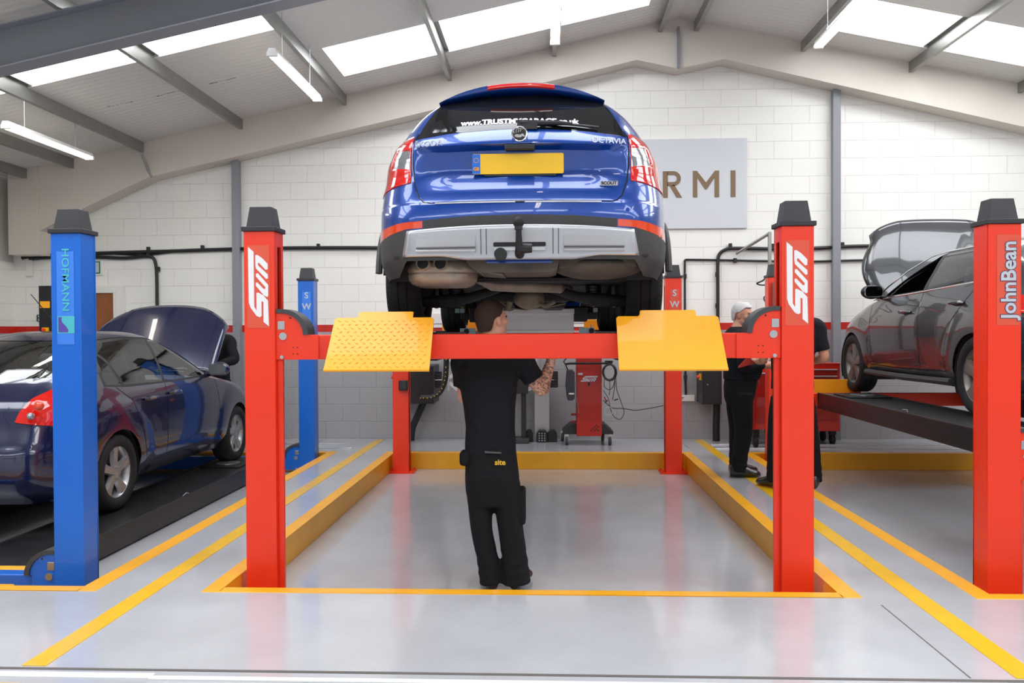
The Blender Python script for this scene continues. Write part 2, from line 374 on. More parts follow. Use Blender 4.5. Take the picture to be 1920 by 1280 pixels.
# fluorescent battens hanging on chains
M['tube']=mat('fluorescent_tube',(255,250,240),.5,emit=(255,247,232),estr=14)
for k,(x,z,y0,y1) in enumerate([(-5.3,3.42,7.85,9.35),(-2.5,3.93,7.42,8.93),(.09,4.22,6.62,8.13),(2.86,4.36,7.3,8.8),(-5.3,3.42,3.0,4.5),(.09,4.22,1.5,3.0),(2.86,4.36,1.5,3.0),(6.2,3.7,6.6,8.1)]):
    if k>=4 and k<7: grp=None
    L_=['fluorescent batten hanging above the navy car, lowest left','fluorescent batten hanging left of the blue estate car','fluorescent batten hanging above the blue estate car, end on','fluorescent batten hanging in front of the right rooflight',
        'fluorescent batten overhead near the doors, left','fluorescent batten overhead near the doors, middle','fluorescent batten overhead near the doors, right','fluorescent batten over the right bay out of view'][k]
    t=empty('fluorescent_light',(x,(y0+y1)/2,z),L_,'light','fluorescent battens hanging from purlins')
    MB().prism([(x-.03,z+.07),(x+.03,z+.07),(x+.045,z+.03),(x-.045,z+.03)],'y',y0,y1).build('housing',M['white'],t)
    for s in (-1,1): MB().tube([(x+s*.028,y0+.02,z+.012),(x+s*.028,y1-.02,z+.012)],.014,10).build('lamp_tube',M['tube'],t,smooth=True)
    for yy in (y0+.015,y1-.015): MB().box(x-.05,x+.05,yy-.015,yy+.015,z-.004,z+.035).build('end_cap',M['white'],t,bev=.004)
    for yy in (y0+.3,y1-.3):
        MB().tube([(x,yy,z+.07),(x,yy,rz(x)-.03)],.003,5).build('chain',M['steel'],t)
# ------------------------------------------------------------------ four post lifts
SUNPOLY=[[(165,245),(232,300),(235,930),(262,975),(262,770),(285,768),(345,800),(400,860),(408,1155),(345,1105),(345,880),(334,868),(322,872),(322,1035),(300,1052),(260,1035),(190,940),(170,880)],
 [(256,655),(256,690),(350,800),(390,820),(403,805),(403,680),(280,545),(258,552),(258,585),(370,705),(370,725),(350,728),(275,652)],
 [(402,605),(380,612),(258,490),(252,440),(252,340),(275,335),(330,370),(400,440),(400,500),(375,508),(295,425),(283,430),(283,455),(400,560)]]
M['decred']=mat('decal_pale_red',(226,86,62),.35)
M['decblue']=mat('decal_pale_blue',(62,130,228),.35)
M['teal']=mat('decal_teal',(78,186,196),.4); M['purple']=mat('decal_purple',(88,72,160),.4)
M['pgrey']=mat('decal_pale_grey',(196,200,208),.4)
def sun_mb(f,y,depth=.002):
    """f maps logo pixel -> (x,z)"""
    mb=MB()
    for P in SUNPOLY: mb.prism([f(*p) for p in P],'y',y-depth,y)
    return mb
def lift(cx,zt,col,label,decal,low=False,name='four_post_lift',inl=0,shr=(0,0)):
    """cx lift centre, zt platform top height"""
    root=empty(name,(cx,6.9,-PD),label,'car lift','four post lifts')
    m=M[col]; rows=[(4.65,4.81,1),(9.15,9.31,-1)]
    MM={'red':M['decred'],'blue':M['decblue']}[col]
    for iy,(y0,y1,_) in enumerate(rows):
        for s in (-1,1):
            xo=cx+s*1.615+(inl if s<0 else shr[iy]); xi=xo-s*.178
            a,b=min(xo,xi),max(xo,xi)
            mb=MB(); z0,z1=-PD,1.985; t=.012
            mb.box(a,b,y0,y0+t,z0,z1); mb.box(a,b,y1-t,y1,z0,z1)
            mb.box(min(xo,xo-s*t),max(xo,xo-s*t),y0+t,y1-t,z0,z1)
            # inner face lips with slot
            xa,xb=min(xi,xi+s*t),max(xi,xi+s*t)
            mb.box(xa,xb,y0+t,y0+.05,z0,z1); mb.box(xa,xb,y1-.045,y1-t,z0,z1); mb.box(xa,xb,y0+.05,y1-.045,1.9,z1)
            p=mb.build('post',m,root,bev=.003)
            mb=MB(); mb.frust(a+.01,b-.01,y0+.01,y1-.01,2.01,2.13,.016); mb.box(a-.012,b+.012,y0-.012,y1+.012,1.985,2.012)
            mb.build('post_cap',M['capblk'],p,bev=.004)
            mb=MB(); mb.box(a-.06,b+.06,y0-.05,y1+.05,-PD,-PD+.014)
            for (bx,by) in ((a-.035,y0-.025),(b+.035,y0-.025),(a-.035,y1+.025),(b+.035,y1+.025)): mb.lathe([(.012,-PD+.014),(.012,-PD+.03)],(bx,by,0),'z',8)
            mb.build('base_plate',m,p)
            # dark locking ladder inside the slot
            mb=MB(); mb.box((a+b)/2-.01,(a+b)/2+.01,y0+.06,y1-.05,z0+.02,1.93); mb.build('locking_ladder',M['red2'] if col=='red' else M['blk'],p)
            yf=y0-.001
            if iy==0 and col=='red' and decal=='sun':
                x0=a+.026; sc=.118/243; zt0=1.92-.02
                MB().prism([(x0-.008,1.905),(x0+.125,1.905),(x0+.125,1.905-.475),(x0-.008,1.905-.475)],'y',yf-.001,yf).build('decal',MM,p)
                lg=sun_mb(lambda px,pz:(x0+(px-165)*sc,1.905-(pz-225)*.475/950),yf-.001,.0015).build('logo',M['wht'],p)
            if iy==0 and decal=='johnbean':
                if s<0:
                    MB().prism([(a+.045,1.925),(b-.008,1.925),(b-.008,1.425),(a+.045,1.425)],'y',yf-.001,yf).build('decal',MM,p)
                    text('lettering','JohnBean',.112,((a+b)/2+.022,yf-.0015,1.675),mat('decal_outline_dark',(70,60,96),.4),p,rot=(PI/2,0,0) if False else (PI/2,-PI/2,0),extr=.0008,off=.0065,sx=1.02)
                    text('lettering','JohnBean',.112,((a+b)/2+.022,yf-.0035,1.675),M['pgrey'],p,rot=(PI/2,-PI/2,0),extr=.0008,off=.0025,sx=1.02)
            if iy==0 and decal=='hofmann' and s>0:
                MB().prism([(a+.035,1.88),(b-.04,1.88),(b-.04,1.34),(a+.035,1.34)],'y',yf-.001,yf).build('decal',MM,p)
                text('lettering','HOFMANN',.060,((a+b)/2-.002,yf-.0025,1.715),M['teal'],p,rot=(PI/2,PI/2,0),extr=.001,off=.0008,sx=1.22)
                xx0,xx1,zz0,zz1=(a+b)/2-.052,(a+b)/2+.05,1.405,1.505
                MB().prism([(xx0,zz0),(xx1,zz0),(xx1,zz1),(xx0,zz1)],'y',yf-.002,yf-.001).build('emblem',M['teal'],p)
                w=[(xx0+.006,zz0+.006),(xx0+.062,zz0+.006),(xx0+.066,zz0+.018),(xx0+.052,zz0+.04),(xx0+.03,zz0+.062),(xx0+.024,zz0+.08),(xx0+.028,zz0+.094),(xx0+.006,zz0+.094)]
                MB().prism(w,'y',yf-.003,yf-.002).build('emblem',M['purple'],p)
            if iy==1 and (s>0):
                MB().prism([(a+.05,1.86),(b-.03,1.86),(b-.03,1.40),(a+.05,1.40)],'y',yf-.001,yf).build('decal',MM,p)
                for q,ch in enumerate('SW'): text('lettering',ch,.098,((a+b)/2+.01,yf-.0025,1.815-.125*q),M['pgrey'],p,extr=.001,off=.002)
            if decal=='hofmann' and iy==1 and s<0:
                q=MB().box(a-.18,a+.0,y0-.16,y0+.05,1.20,1.94).build('control_box',M['blk'],p,bev=.006)
                MB().box(a-.162,a-.05,y0-.162,y0-.16,1.69,1.765).build('warning_label',M['yel'],p)
                MB().box(a-.136,a-.063,y0-.175,y0-.16,1.42,1.47).build('isolator_plate',M['line'],p)
                MB().lathe([(.018,y0-.2),(.018,y0-.175)],(a-.11,0,1.445),'y',12).build('isolator_knob',M['red'],p)
    # crossbeams with end carriages
    for iy,(y0,y1,sy) in enumerate(rows):
        yc=(y0+y1)/2
        mb=MB(); mb.box(cx-1.22,cx+1.22,yc-.05,yc+.05,zt-.155,zt-.012)
        bm_=mb.build('crossbeam',m,root,bev=.008)
        for s in (-1,1):
            xp=cx+s*1.437+(inl if s<0 else shr[iy])   # inner face of the post
            mb=MB()
            # carriage side plate with quarter round shoulder
            R_=.27; top=zt+.145
            pts=[(xp,zt-.155),(cx+s*1.19,zt-.155),(cx+s*1.19,zt-.012),(xp-s*.160,zt-.012)]
            for i in range(0,9):
                a_=math.radians(90*i/8); pts.append((xp-s*(.03+.130*math.cos(a_)),zt-.012+.125*math.sin(a_)))
            pts.append((xp,zt+.113))
            mb.prism(pts,'y',yc-.062,yc-.052); mb.prism(pts,'y',yc+.052,yc+.062)
            mb.box(min(xp,xp-s*.03),max(xp,xp-s*.03),yc-.05,yc+.05,zt-.155,zt+.105)
            mb.box(min(xp,xp+s*.1),max(xp,xp+s*.1),yc-.03,yc+.03,zt-.15,zt+.10)
            pl=mb.build('end_carriage',m,bm_,bev=.002)
            mb=MB(); pin=[];pout=[]
            for i in range(0,11):
                a_=math.radians(90*i/10)
                pout.append((xp-s*(.03+.160*math.cos(a_)),zt-.012+.149*math.sin(a_))); pin.append((xp-s*(.03+.130*math.cos(a_)),zt-.012+.125*math.sin(a_)))
            pout.append((xp-s*.004,zt+.137)); pin.append((xp-s*.004,zt+.113))
            mb.prism(pout+pin[::-1],'y',yc-.072,yc+.072); mb.build('guard_strip',M['rub2'],bm_,smooth=True)
            yy=yc-.062
            MB().lathe([(.022,yy-.006),(.022,yy)],(xp-s*.042,0,zt-.02),'y',20).build('pivot_pin',M['steel'],bm_,smooth=True,ang=50)
            MB().lathe([(.011,yy-.01),(.011,yy)],(xp-s*.036,0,zt-.14),'y',14).build('bolt',M['steel'],bm_,smooth=True,ang=50)
            MB().box(min(xp-s*.01,xp-s*.052),max(xp-s*.01,xp-s*.052),yy-.004,yy,zt+.018,zt+.066).build('latch_plate',M['steel'],bm_,bev=.002)
            mb=MB()
            for dx in (.10,.125):
                for dz_ in (-.085,-.122): mb.lathe([(.004,yy-.001),(.004,yy)],(xp-s*dx,0,zt+dz_),'y',8)
            mb.lathe([(.006,yy-.001),(.006,yy)],(xp-s*.085,0,zt+.085),'y',8)
            mb.build('rivet',M['blk'],bm_)
            # lifting rod below carriage
            if zt>.3 and iy==0:
                MB().box(min(xp,xp-s*.034),max(xp,xp-s*.034),yc-.045,yc-.02,-PD,zt-.155).build('guide_strip',m,bm_,bev=.003)
    # platforms
    for s in (-1,1):
        a,b=sorted((cx+s*1.095,cx+s*.525))
        mb=MB(); z0,z1=zt-.17,zt-.012
        mb.box(a,b,4.83,9.12,z0,z1); mb.box(a,a+.03,4.83,9.12,z1,zt); mb.box(b-.03,b,4.83,9.12,z1,zt) ; mb.box(a+.03,b-.03,4.83,9.12,z1,zt-.004)
        pf=mb.build('platform',M['deck'],root,bev=.004)
        # turn plate recess / slip plate marks
        MB().box(a+.08,b-.08,8.35,8.85,zt-.004,zt+.012).build('turn_plate',M['blk'],pf,bev=.004)
        mb=MB(); mb.lathe([(.12,zt+.012),(.12,zt+.02)],((a+b)/2,8.6,0),'z',24); mb.build('turn_disc',M['steel'],pf,smooth=True)
        mb=MB(); xx=a+.012 if s<0 else b-.012
        mb.tube([(xx,6.9,zt+.004),(xx+.012,6.93,zt+.02),(xx-.006,6.97,zt+.018),(xx,7.02,zt+.004)],.004,5); mb.build('cable_tie',M['steel'],pf)
        if not low:
            # ramp flap at rear end, stands tilted
            w=.288; xm=(a+b)/2-.003; y0,z0=4.702,zt+.085; y1,z1=4.462,zt-.205
            def W(u,v): return (xm+u, y0+(y1-y0)*v, z0+(z1-z0)*v)
            out=[(-w,.03),(-w+.012,0),(-.165,0),(-.155,-.03),(-.15,-.11),(-.14,-.12),(.155,-.12),(.165,-.11),(.165,0),(w-.012,0),(w,.03),(w+.005,1),(-w-.005,1)]
            n=Vector((0,y1-y0,z1-z0)).normalized().cross(Vector((1,0,0))).normalized()
            if n.y>0: n=-n
            mb=MB(); vs=[Vector(W(*p)) for p in out]; tr=tessellate_polygon([[Vector((p[0],p[1],0)) for p in out]]); N=len(out)
            vs2=[v-n*.01 for v in vs]
            mb.add(vs+vs2,[tuple(t) for t in tr]+[tuple(i+N for i in t[::-1]) for t in tr]+[(i,(i+1)%N,(i+1)%N+N,i+N) for i in range(N)])
            e0,e1=Vector(W(-w-.005,1)),Vector(W(w+.005,1)); mb.tube([e0-n*.004,e1-n*.004],.009,8)
            fl=mb.build('ramp_flap',M['yel'],pf,bev=.001)
            # raised tread lozenges
            mb=MB(); rws=13; cl=13
            if s<0:
              for r_ in range(rws):
                for c_ in range(cl):
                    v=.03+.95*(r_+.5)/rws; u=(-w+.03)+(2*w-.06)*(c_+(.5 if r_%2 else 0))/(cl-.5)
                    d=1 if r_%2 else -1; p=Vector(W(u,v)); ax=Vector(W(u+.012,v-d*.022))-p; sd=ax.cross(n).normalized()*.0035
                    mb.add([p-ax,p+sd+n*.0035,p+ax,p-sd+n*.0035,p+n*.0045],[(0,3,4),(0,4,1),(1,4,2),(3,2,4)])
              mb.build('tread_pattern',M['yel'],pf,smooth=True)
        if zt>.3:
            # front wheel stop flap at the far end
            o=MB().box(a+.02,b-.02,9.34,9.37,zt-.02,zt+.13).build('wheel_stop',M['yel'],pf,bev=.004)
        else:
            MB().prism([(4.5,zt-.16),(4.83,zt-.02),(4.83,zt-.005),(4.49,zt-.15)],'x',a+.02,b-.02).build('ramp_flap',M['yel'],pf)
    return root
LM=lift(-.125,1.402,'red','red four post car lift in the middle bay carrying the blue estate car','sun')
LL=lift(-4.215,.0,'blue','blue four post car lift lowered to floor under the navy car','hofmann',low=True,inl=.30,shr=(-.10,-.03))
LR=lift(4.055,.716,'red','red four post car lift in the right bay holding the grey car half raised','johnbean')
# ------------------------------------------------------------------ cars
M['pb']=mat('car_paint_blue',(0,62,150),.28,metal=.25,coat=1,noise=0)
M['pn']=mat('car_paint_navy',(10,19,58),.22,metal=.1,coat=1)
M['pg']=mat('car_paint_grey',(58,59,62),.26,metal=.35,coat=1)
M['gap']=mat('panel_gap',(8,8,10),.6)
M['trimp']=mat('bumper_plastic_grey',(58,57,57),.55,bump=.1,bscale=200)
M['silv']=mat('silver_trim',(196,197,202),.33,metal=.75)
M['lred']=mat('tail_lens_red',(214,26,14),.08,coat=1,emit=(200,20,10),estr=0)
M['lclr']=mat('tail_lens_clear',(158,160,166),.12,coat=1,metal=.5)
M['lamb']=mat('tail_lens_orange',(230,70,24),.12,coat=1)
M['tyre']=mat('tyre_rubber',(26,26,27),.75,bump=.15,bscale=40)
M['rim']=mat('alloy_wheel',(176,176,178),.32,metal=.7)
M['rimg']=mat('alloy_wheel_dull',(140,136,130),.4,metal=.6)
M['glassd']=glassmat('car_glass_tinted',(.16,.18,.19))
M['glassl']=glassmat('car_glass_light',(.55,.6,.6))
M['intr']=mat('car_interior',(52,52,56),.8)
M['seat']=mat('seat_cloth_grey',(110,110,116),.85)
M['under']=mat('underbody_brown_grime',(96,86,76),.8,noise=.3,nscale=5,bump=.3,bscale=25)
M['underd']=mat('underbody_black',(34,32,31),.7,noise=.3,nscale=6)
M['exh']=mat('exhaust_steel',(164,148,132),.5,metal=.4,noise=.25,nscale=7)
def lerp(T,z,k):
    """monotone-ish cubic interpolation of table column"""
    n=len(T)
    if z<=T[0][0]: return T[0][k]
    if z>=T[-1][0]: return T[-1][k]
    for i in range(n-1):
        if z<=T[i+1][0]: break
    z0,z1=T[i][0],T[i+1][0]; h=z1-z0; t=(z-z0)/h
    def sl(j):
        if j<=0: return (T[1][k]-T[0][k])/(T[1][0]-T[0][0])
        if j>=n-1: return (T[-1][k]-T[-2][k])/(T[-1][0]-T[-2][0])
        a=(T[j][k]-T[j-1][k])/(T[j][0]-T[j-1][0]); b=(T[j+1][k]-T[j][k])/(T[j+1][0]-T[j][0])
        if a*b<=0: return 0
        return 2*a*b/(a+b)
    m0,m1=sl(i),sl(i+1)
    return (2*t**3-3*t*t+1)*T[i][k]+(t**3-2*t*t+t)*h*m0+(-2*t**3+3*t*t)*T[i+1][k]+(t**3-t*t)*h*m1
def body_bm(T,L,wheels,nz=64,taper=(.05,.09),feat=None,flare=.018,rw=.34):
    """T rows: z, rear y, front y, half width, rear corner Rx, Ry, bow, front corner Rx, Ry, bow"""
    z0,z1=T[0][0],T[-1][0]
    zs=[]
    for i in range(nz+1):
        zs.append(z0+(z1-z0)*i/nz)
    # finer near the roof
    zs+= [z1-(z1-zs[-2])*q for q in (.75,.5,.3,.15,.06)]
    zs+=[t[0] for t in T]; zs=sorted(set(round(v,4) for v in zs))
    rows=[]
    for z in zs:
        r,f,w,rx,ry,rb,fx,fy,fb=[lerp(T,z,k) for k in range(1,10)]
        pts=[]
        for i in range(15): s=i/15; pts.append(((w-rx)*s,r+rb*s*s))
        for i in range(11): a=PI/2*i/10; pts.append((w-rx+rx*math.sin(a),r+rb+ry*(1-math.cos(a))))
        ya,yb=r+rb+ry,f-fb-fy
        for i in range(1,64): pts.append((w,ya+(yb-ya)*i/64))
        for i in range(11): a=PI/2*(1-i/10); pts.append((w-fx+fx*math.sin(a),f-fb-fy*(1-math.cos(a))))
        for i in range(1,13): s=1-i/12; pts.append(((w-fx)*s,f-fb*s*s))
        row=[]
        for x,y in pts:
            u=(y-L/2)/(L/2); x*=1-(taper[0] if u<0 else taper[1])*abs(u)**3
            if x>w*.6:
                for wy in wheels:
                    d=math.hypot(y-wy,z-rw); 
                    if d<.62: x+=flare*max(0,math.cos(min(1,abs(d-.39)/.2)*PI/2))
            if feat: x,y=feat(x,y,z)
            row.append((x,y,z))
        rows.append(row)
    vs=[];fs=[]; n=len(rows[0])
    for row in rows: vs+=row+[(-x,y,z) for x,y,z in row]
    for i in range(len(rows)-1):
        a=i*2*n;b=(i+1)*2*n
        for k in range(n-1):
            fs.append((a+k,a+k+1,b+k+1,b+k)); fs.append((a+n+k+1,a+n+k,b+n+k,b+n+k+1))
    # roof cap strips
    b=(len(rows)-1)*2*n
    for k in range(n-1): fs.append((b+k,b+k+1,b+n+k+1,b+n+k))
    bm=bmesh.new(); V=[bm.verts.new(v) for v in vs]; 
    for f in fs:
        try: bm.faces.new([V[i] for i in f])
        except ValueError: pass
    bmesh.ops.remove_doubles(bm,verts=bm.verts,dist=2e-4)
    bmesh.ops.dissolve_degenerate(bm,edges=bm.edges,dist=1e-5)
    bmesh.ops.recalc_face_normals(bm,faces=bm.faces)
    return bm
def inpoly(p,P):
    c=False; n=len(P); x,y=p
    for i in range(n):
        x0,y0=P[i];x1,y1=P[i-1]
        if (y0>y)!=(y1>y) and x<(x1-x0)*(y-y0)/(y1-y0)+x0: c=not c
    return c
def cut(bm,poly,ax,idx,sel,over=None):
    """cut polygon outline into surface and mark faces inside with material index idx. ax 'y': (x,z); 'x': (y,z); 'z': (x,y)"""
    ia,ib={'y':(0,2),'x':(1,2),'z':(0,1)}[ax]; N=Vector({'y':(0,1,0),'x':(1,0,0),'z':(0,0,1)}[ax])
    n=len(poly)
    pu=[p[0] for p in poly];pv=[p[1] for p in poly]; bb=(min(pu)-.12,max(pu)+.12,min(pv)-.12,max(pv)+.12)
    cand=[]
    for f in bm.faces:
        c=f.calc_center_median()
        if bb[0]<c[ia]<bb[1] and bb[2]<c[ib]<bb[3] and sel(c): cand.append(f)
    for i in range(n):
        p,q=poly[i],poly[(i+1)%n]
        d=Vector((q[0]-p[0],q[1]-p[1])); 
        if d.length<1e-6: continue
        nn=[0,0,0]; nn[ia]=-d[1]; nn[ib]=d[0]; co=[0,0,0]; co[ia]=p[0]; co[ib]=p[1]
        e=.004; lo=(min(p[0],q[0])-e,min(p[1],q[1])-e); hi=(max(p[0],q[0])+e,max(p[1],q[1])+e)
        fs=[]
        for f in cand:
            us=[v.co[ia] for v in f.verts]; 
            if max(us)<lo[0] or min(us)>hi[0]: continue
            ws=[v.co[ib] for v in f.verts]
            if max(ws)<lo[1] or min(ws)>hi[1]: continue
            fs.append(f)
        if not fs: continue
        fset=set(fs); g=list(fset|{e for f in fs for e in f.edges}|{v for f in fs for v in f.verts})
        r=bmesh.ops.bisect_plane(bm,geom=g,dist=1e-6,plane_co=co,plane_no=nn)
        new=[x for x in r['geom'] if isinstance(x,bmesh.types.BMFace)]
        # neighbours of cut edges may also be split: rebuild candidates near
        cand=[f for f in cand if f.is_valid and f not in fset]+new
        cand=list({f for f in cand if f.is_valid})
    for f in cand:
        if not f.is_valid: continue
        if over is not None and f.material_index not in over: continue
        c=f.calc_center_median()
        if inpoly((c[ia],c[ib]),poly): f.material_index=idx
def split_out(bm,idx,name,m,parent,offset=0,solid=0,sm=True,ang=40,keep=None):
    """move faces with material index idx to an object"""
    b2=bmesh.new(); mp={}
    for f in [f for f in bm.faces if f.material_index==idx]:
        if keep and not keep(f.calc_center_median()): continue
        vs=[]
        for v in f.verts:
            if v not in mp: mp[v]=b2.verts.new(v.co)
            vs.append(mp[v])
        try: b2.faces.new(vs)
        except ValueError: pass
    if offset:
        b2.normal_update(); 
        for v in b2.verts: v.co+=v.normal*offset
    if not b2.faces: b2.free(); return None
    me=bpy.data.meshes.new(name); b2.to_mesh(me); b2.free()
    return link(name,me,m,parent,smooth=sm,ang=ang,solid=solid,local=True)
def off_line(pts,w):
    """polygon around an open polyline with width w"""
    L_=[];R_=[]
    n=len(pts)
    for i,p in enumerate(pts):
        a=pts[max(0,i-1)];b=pts[min(n-1,i+1)]; d=Vector((b[0]-a[0],b[1]-a[1])).normalized()
        L_.append((p[0]-d[1]*w/2,p[1]+d[0]*w/2)); R_.append((p[0]+d[1]*w/2,p[1]-d[0]*w/2))
    return L_+R_[::-1]
def scalepoly(P,d):
    cx=sum(p[0] for p in P)/len(P); cy=sum(p[1] for p in P)/len(P)
    out=[]
    n=len(P)
    # offset inward by d along averaged normals
    area=sum(P[i][0]*P[(i+1)%n][1]-P[(i+1)%n][0]*P[i][1] for i in range(n)); sg=1 if area>0 else -1
    for i in range(n):
        a=Vector(P[i-1]);b=Vector(P[i]);c=Vector(P[(i+1)%n])
        n1=Vector((-(b-a)[1],(b-a)[0]))*sg; n2=Vector((-(c-b)[1],(c-b)[0]))*sg
        n1.normalize(); n2.normalize(); m=(n1+n2)
        if m.length<1e-6: m=n1.copy()
        m.normalize(); k=d/max(.4,m.dot(n1)); out.append((b[0]+m[0]*k,b[1]+m[1]*k))
    return out
def wheel(root,x,y,r,rimr,wid,side,spoke,rm,name='wheel',nsp=5,steer=0):
    """side +1: outer face at +x"""
    mb=MB(); w=wid/2
    prof=[(rimr*.97,-w*.8),(rimr+.012,-w*.95),(r-.05,-w*1.02),(r-.014,-w*.9),(r,-w*.66),(r,-w*.3),(r-.006,-w*.27),(r-.006,-w*.22),(r,-w*.2),(r,w*.2),(r-.006,w*.22),(r-.006,w*.27),(r,w*.3),(r,w*.66),(r-.014,w*.9),(r-.05,w*1.02),(rimr+.012,w*.95),(rimr*.97,w*.8)]
    mb.lathe(prof,(x,y,r),'x',56,close=False); mb.f=[f for f in mb.f if len(f)<=4]
    # tread blocks
    for k in range(60):
        a=2*PI*k/60
        for s in (-1,1):
            p=[]
            for (dx,da) in ((.66,0),(.92,.0),(.92,.035),(.66,.035)):
                rr=r+.003 if dx<.8 else r-.012
                p.append((x+s*w*dx,y+rr*math.cos(a+da),r+rr*math.sin(a+da)))
            mb.add(p,[(0,1,2,3)])
    ty=mb.build('wheel',M['tyre'],root,smooth=True,ang=50,local=True)
    o=side*w*.55
    mb=MB(); mb.lathe([(rimr*.99,side*w*.85),(rimr,side*w*.78),(rimr*.9,side*w*.55),(rimr*.86,0),(rimr*.86,-side*w*.8)],(x,y,r),'x',48); mb.f=[f for f in mb.f if len(f)<=4]
    # hub
    mb.lathe([(rimr*.26,o+side*.0),(rimr*.26,o+side*.022),(rimr*.16,o+side*.03),(0.001,o+side*.03)],(x,y,r),'x',24)
    for k in range(nsp):
        a=2*PI*k/nsp+PI/2
        def P(rad,off,dx): return (x+dx,y+rad*math.cos(a)-off*math.sin(a),r+rad*math.sin(a)+off*math.cos(a))
        if spoke=='star':
            w0,w1,w2=.075*rimr/.21,.036*rimr/.21,.062*rimr/.21
        else:
            w0,w1,w2=.055*rimr/.21,.05*rimr/.21,.085*rimr/.21
        d0=o+side*.022; d1=o+side*.012; d2=side*w*.72; rows=[]
        for rad,hw,dx in ((rimr*.16,w0*.5,d0),(rimr*.4,w1,d1),(rimr*.7,w1*1.05,(d1+d2)/2),(rimr*.95,w2*.85,d2)):
            rows.append([Vector(P(rad,-hw,dx-side*.03)),Vector(P(rad,-hw*.8,dx)),Vector(P(rad,0,dx+side*.005)),Vector(P(rad,hw*.8,dx)),Vector(P(rad,hw,dx-side*.03))])
        mb.grid(rows)
        mb.lathe([(.008,d0+side*.002),(.008,d0+side*.008)],P(rimr*.18,rimr*.11,0),'x',8)
    rim=mb.build('alloy_rim',rm,ty,smooth=True,ang=35,local=True)
    ORG[rim.name]=ORG[ty.name]
    mb=MB(); mb.lathe([(rimr*.80,-side*.01),(rimr*.80,side*.004)],(x,y,r),'x',32); dd=mb.build('brake_disc',M['blk'],ty,local=True)
    return ty
def arches(bm,wheels,R,zc,mats_root,bodyw,lip=.0):
    for wy in wheels:
        P=[(wy+R*math.cos(math.radians(a)),zc+R*math.sin(math.radians(a))) for a in range(-20,201,10)]
        P=[(wy+R*math.cos(math.radians(-20)),-.2)]+P+[(wy+R*math.cos(math.radians(200)),-.2)]
        for s in (1,-1): cut(bm,P,'x',9,lambda c,s=s:c.x*s>.55)
def wells(root,wheels,R,zc,w,depth=.34,a1=205):
    for wy in wheels:
        for s in (1,-1):
            mb=MB(); rows=[]
            for i in range(25):
                a=math.radians(-25+(a1+25)*i/24); p=(wy+(R+.004)*math.cos(a),zc+(R+.004)*math.sin(a)); rows.append([Vector((s*(w-.012),*p)),Vector((s*(w-depth),*p))])
            mb.grid(rows); mb.add([r[1] for r in rows],[tuple(range(25))])
            mb.build('wheel_arch_liner',M['underd'],root,smooth=True,local=True)
def finish_body(bm,name,m,root,ang=38):
    dele=[f for f in bm.faces if f.material_index!=0]; bmesh.ops.delete(bm,geom=dele,context='FACES')
    me=bpy.data.meshes.new(name); bm.to_mesh(me); bm.free()
    return link(name,me,m,root,smooth=True,ang=ang,local=True)
def seat_mb(x,y,z):
    mb=MB(); mb.box(x-.24,x+.24,y,y+.5,z,z+.14)
    R_=Matrix.Rotation(math.radians(14),3,'X')
    mb.box(x-.24,x+.24,y-.1,y+.02,z+.1,z+.66,R_,(x,y,z+.1)); mb.box(x-.13,x+.13,y-.23,y-.13,z+.66,z+.85,R_,(x,y-.1,z+.6)); return mb
def interior(root,rows,w,zf,dash_y,rhd=True):
    for ry in rows:
        for s in (-1,1): seat_mb(s*.38,ry,zf).build('seat',M['seat'],root,bev=.04,seg=3,local=True)
    mb=MB(); mb.box(-w,w,dash_y,dash_y+.35,zf-.1,zf+.42); mb.build('dashboard',M['intr'],root,bev=.05,local=True)
    mb=MB(); pts=[(.38+.18*math.cos(a*PI/8),dash_y-.18-.06*math.sin(a*PI/8),zf+.36+.17*math.sin(a*PI/8)) for a in range(17)]
    mb.tube(pts,.014,8); mb.tube([(.38,dash_y-.18,zf+.36),(.38,dash_y+.05,zf+.3)],.025,8); mb.build('steering_wheel',M['blk'],root,smooth=True,local=True)
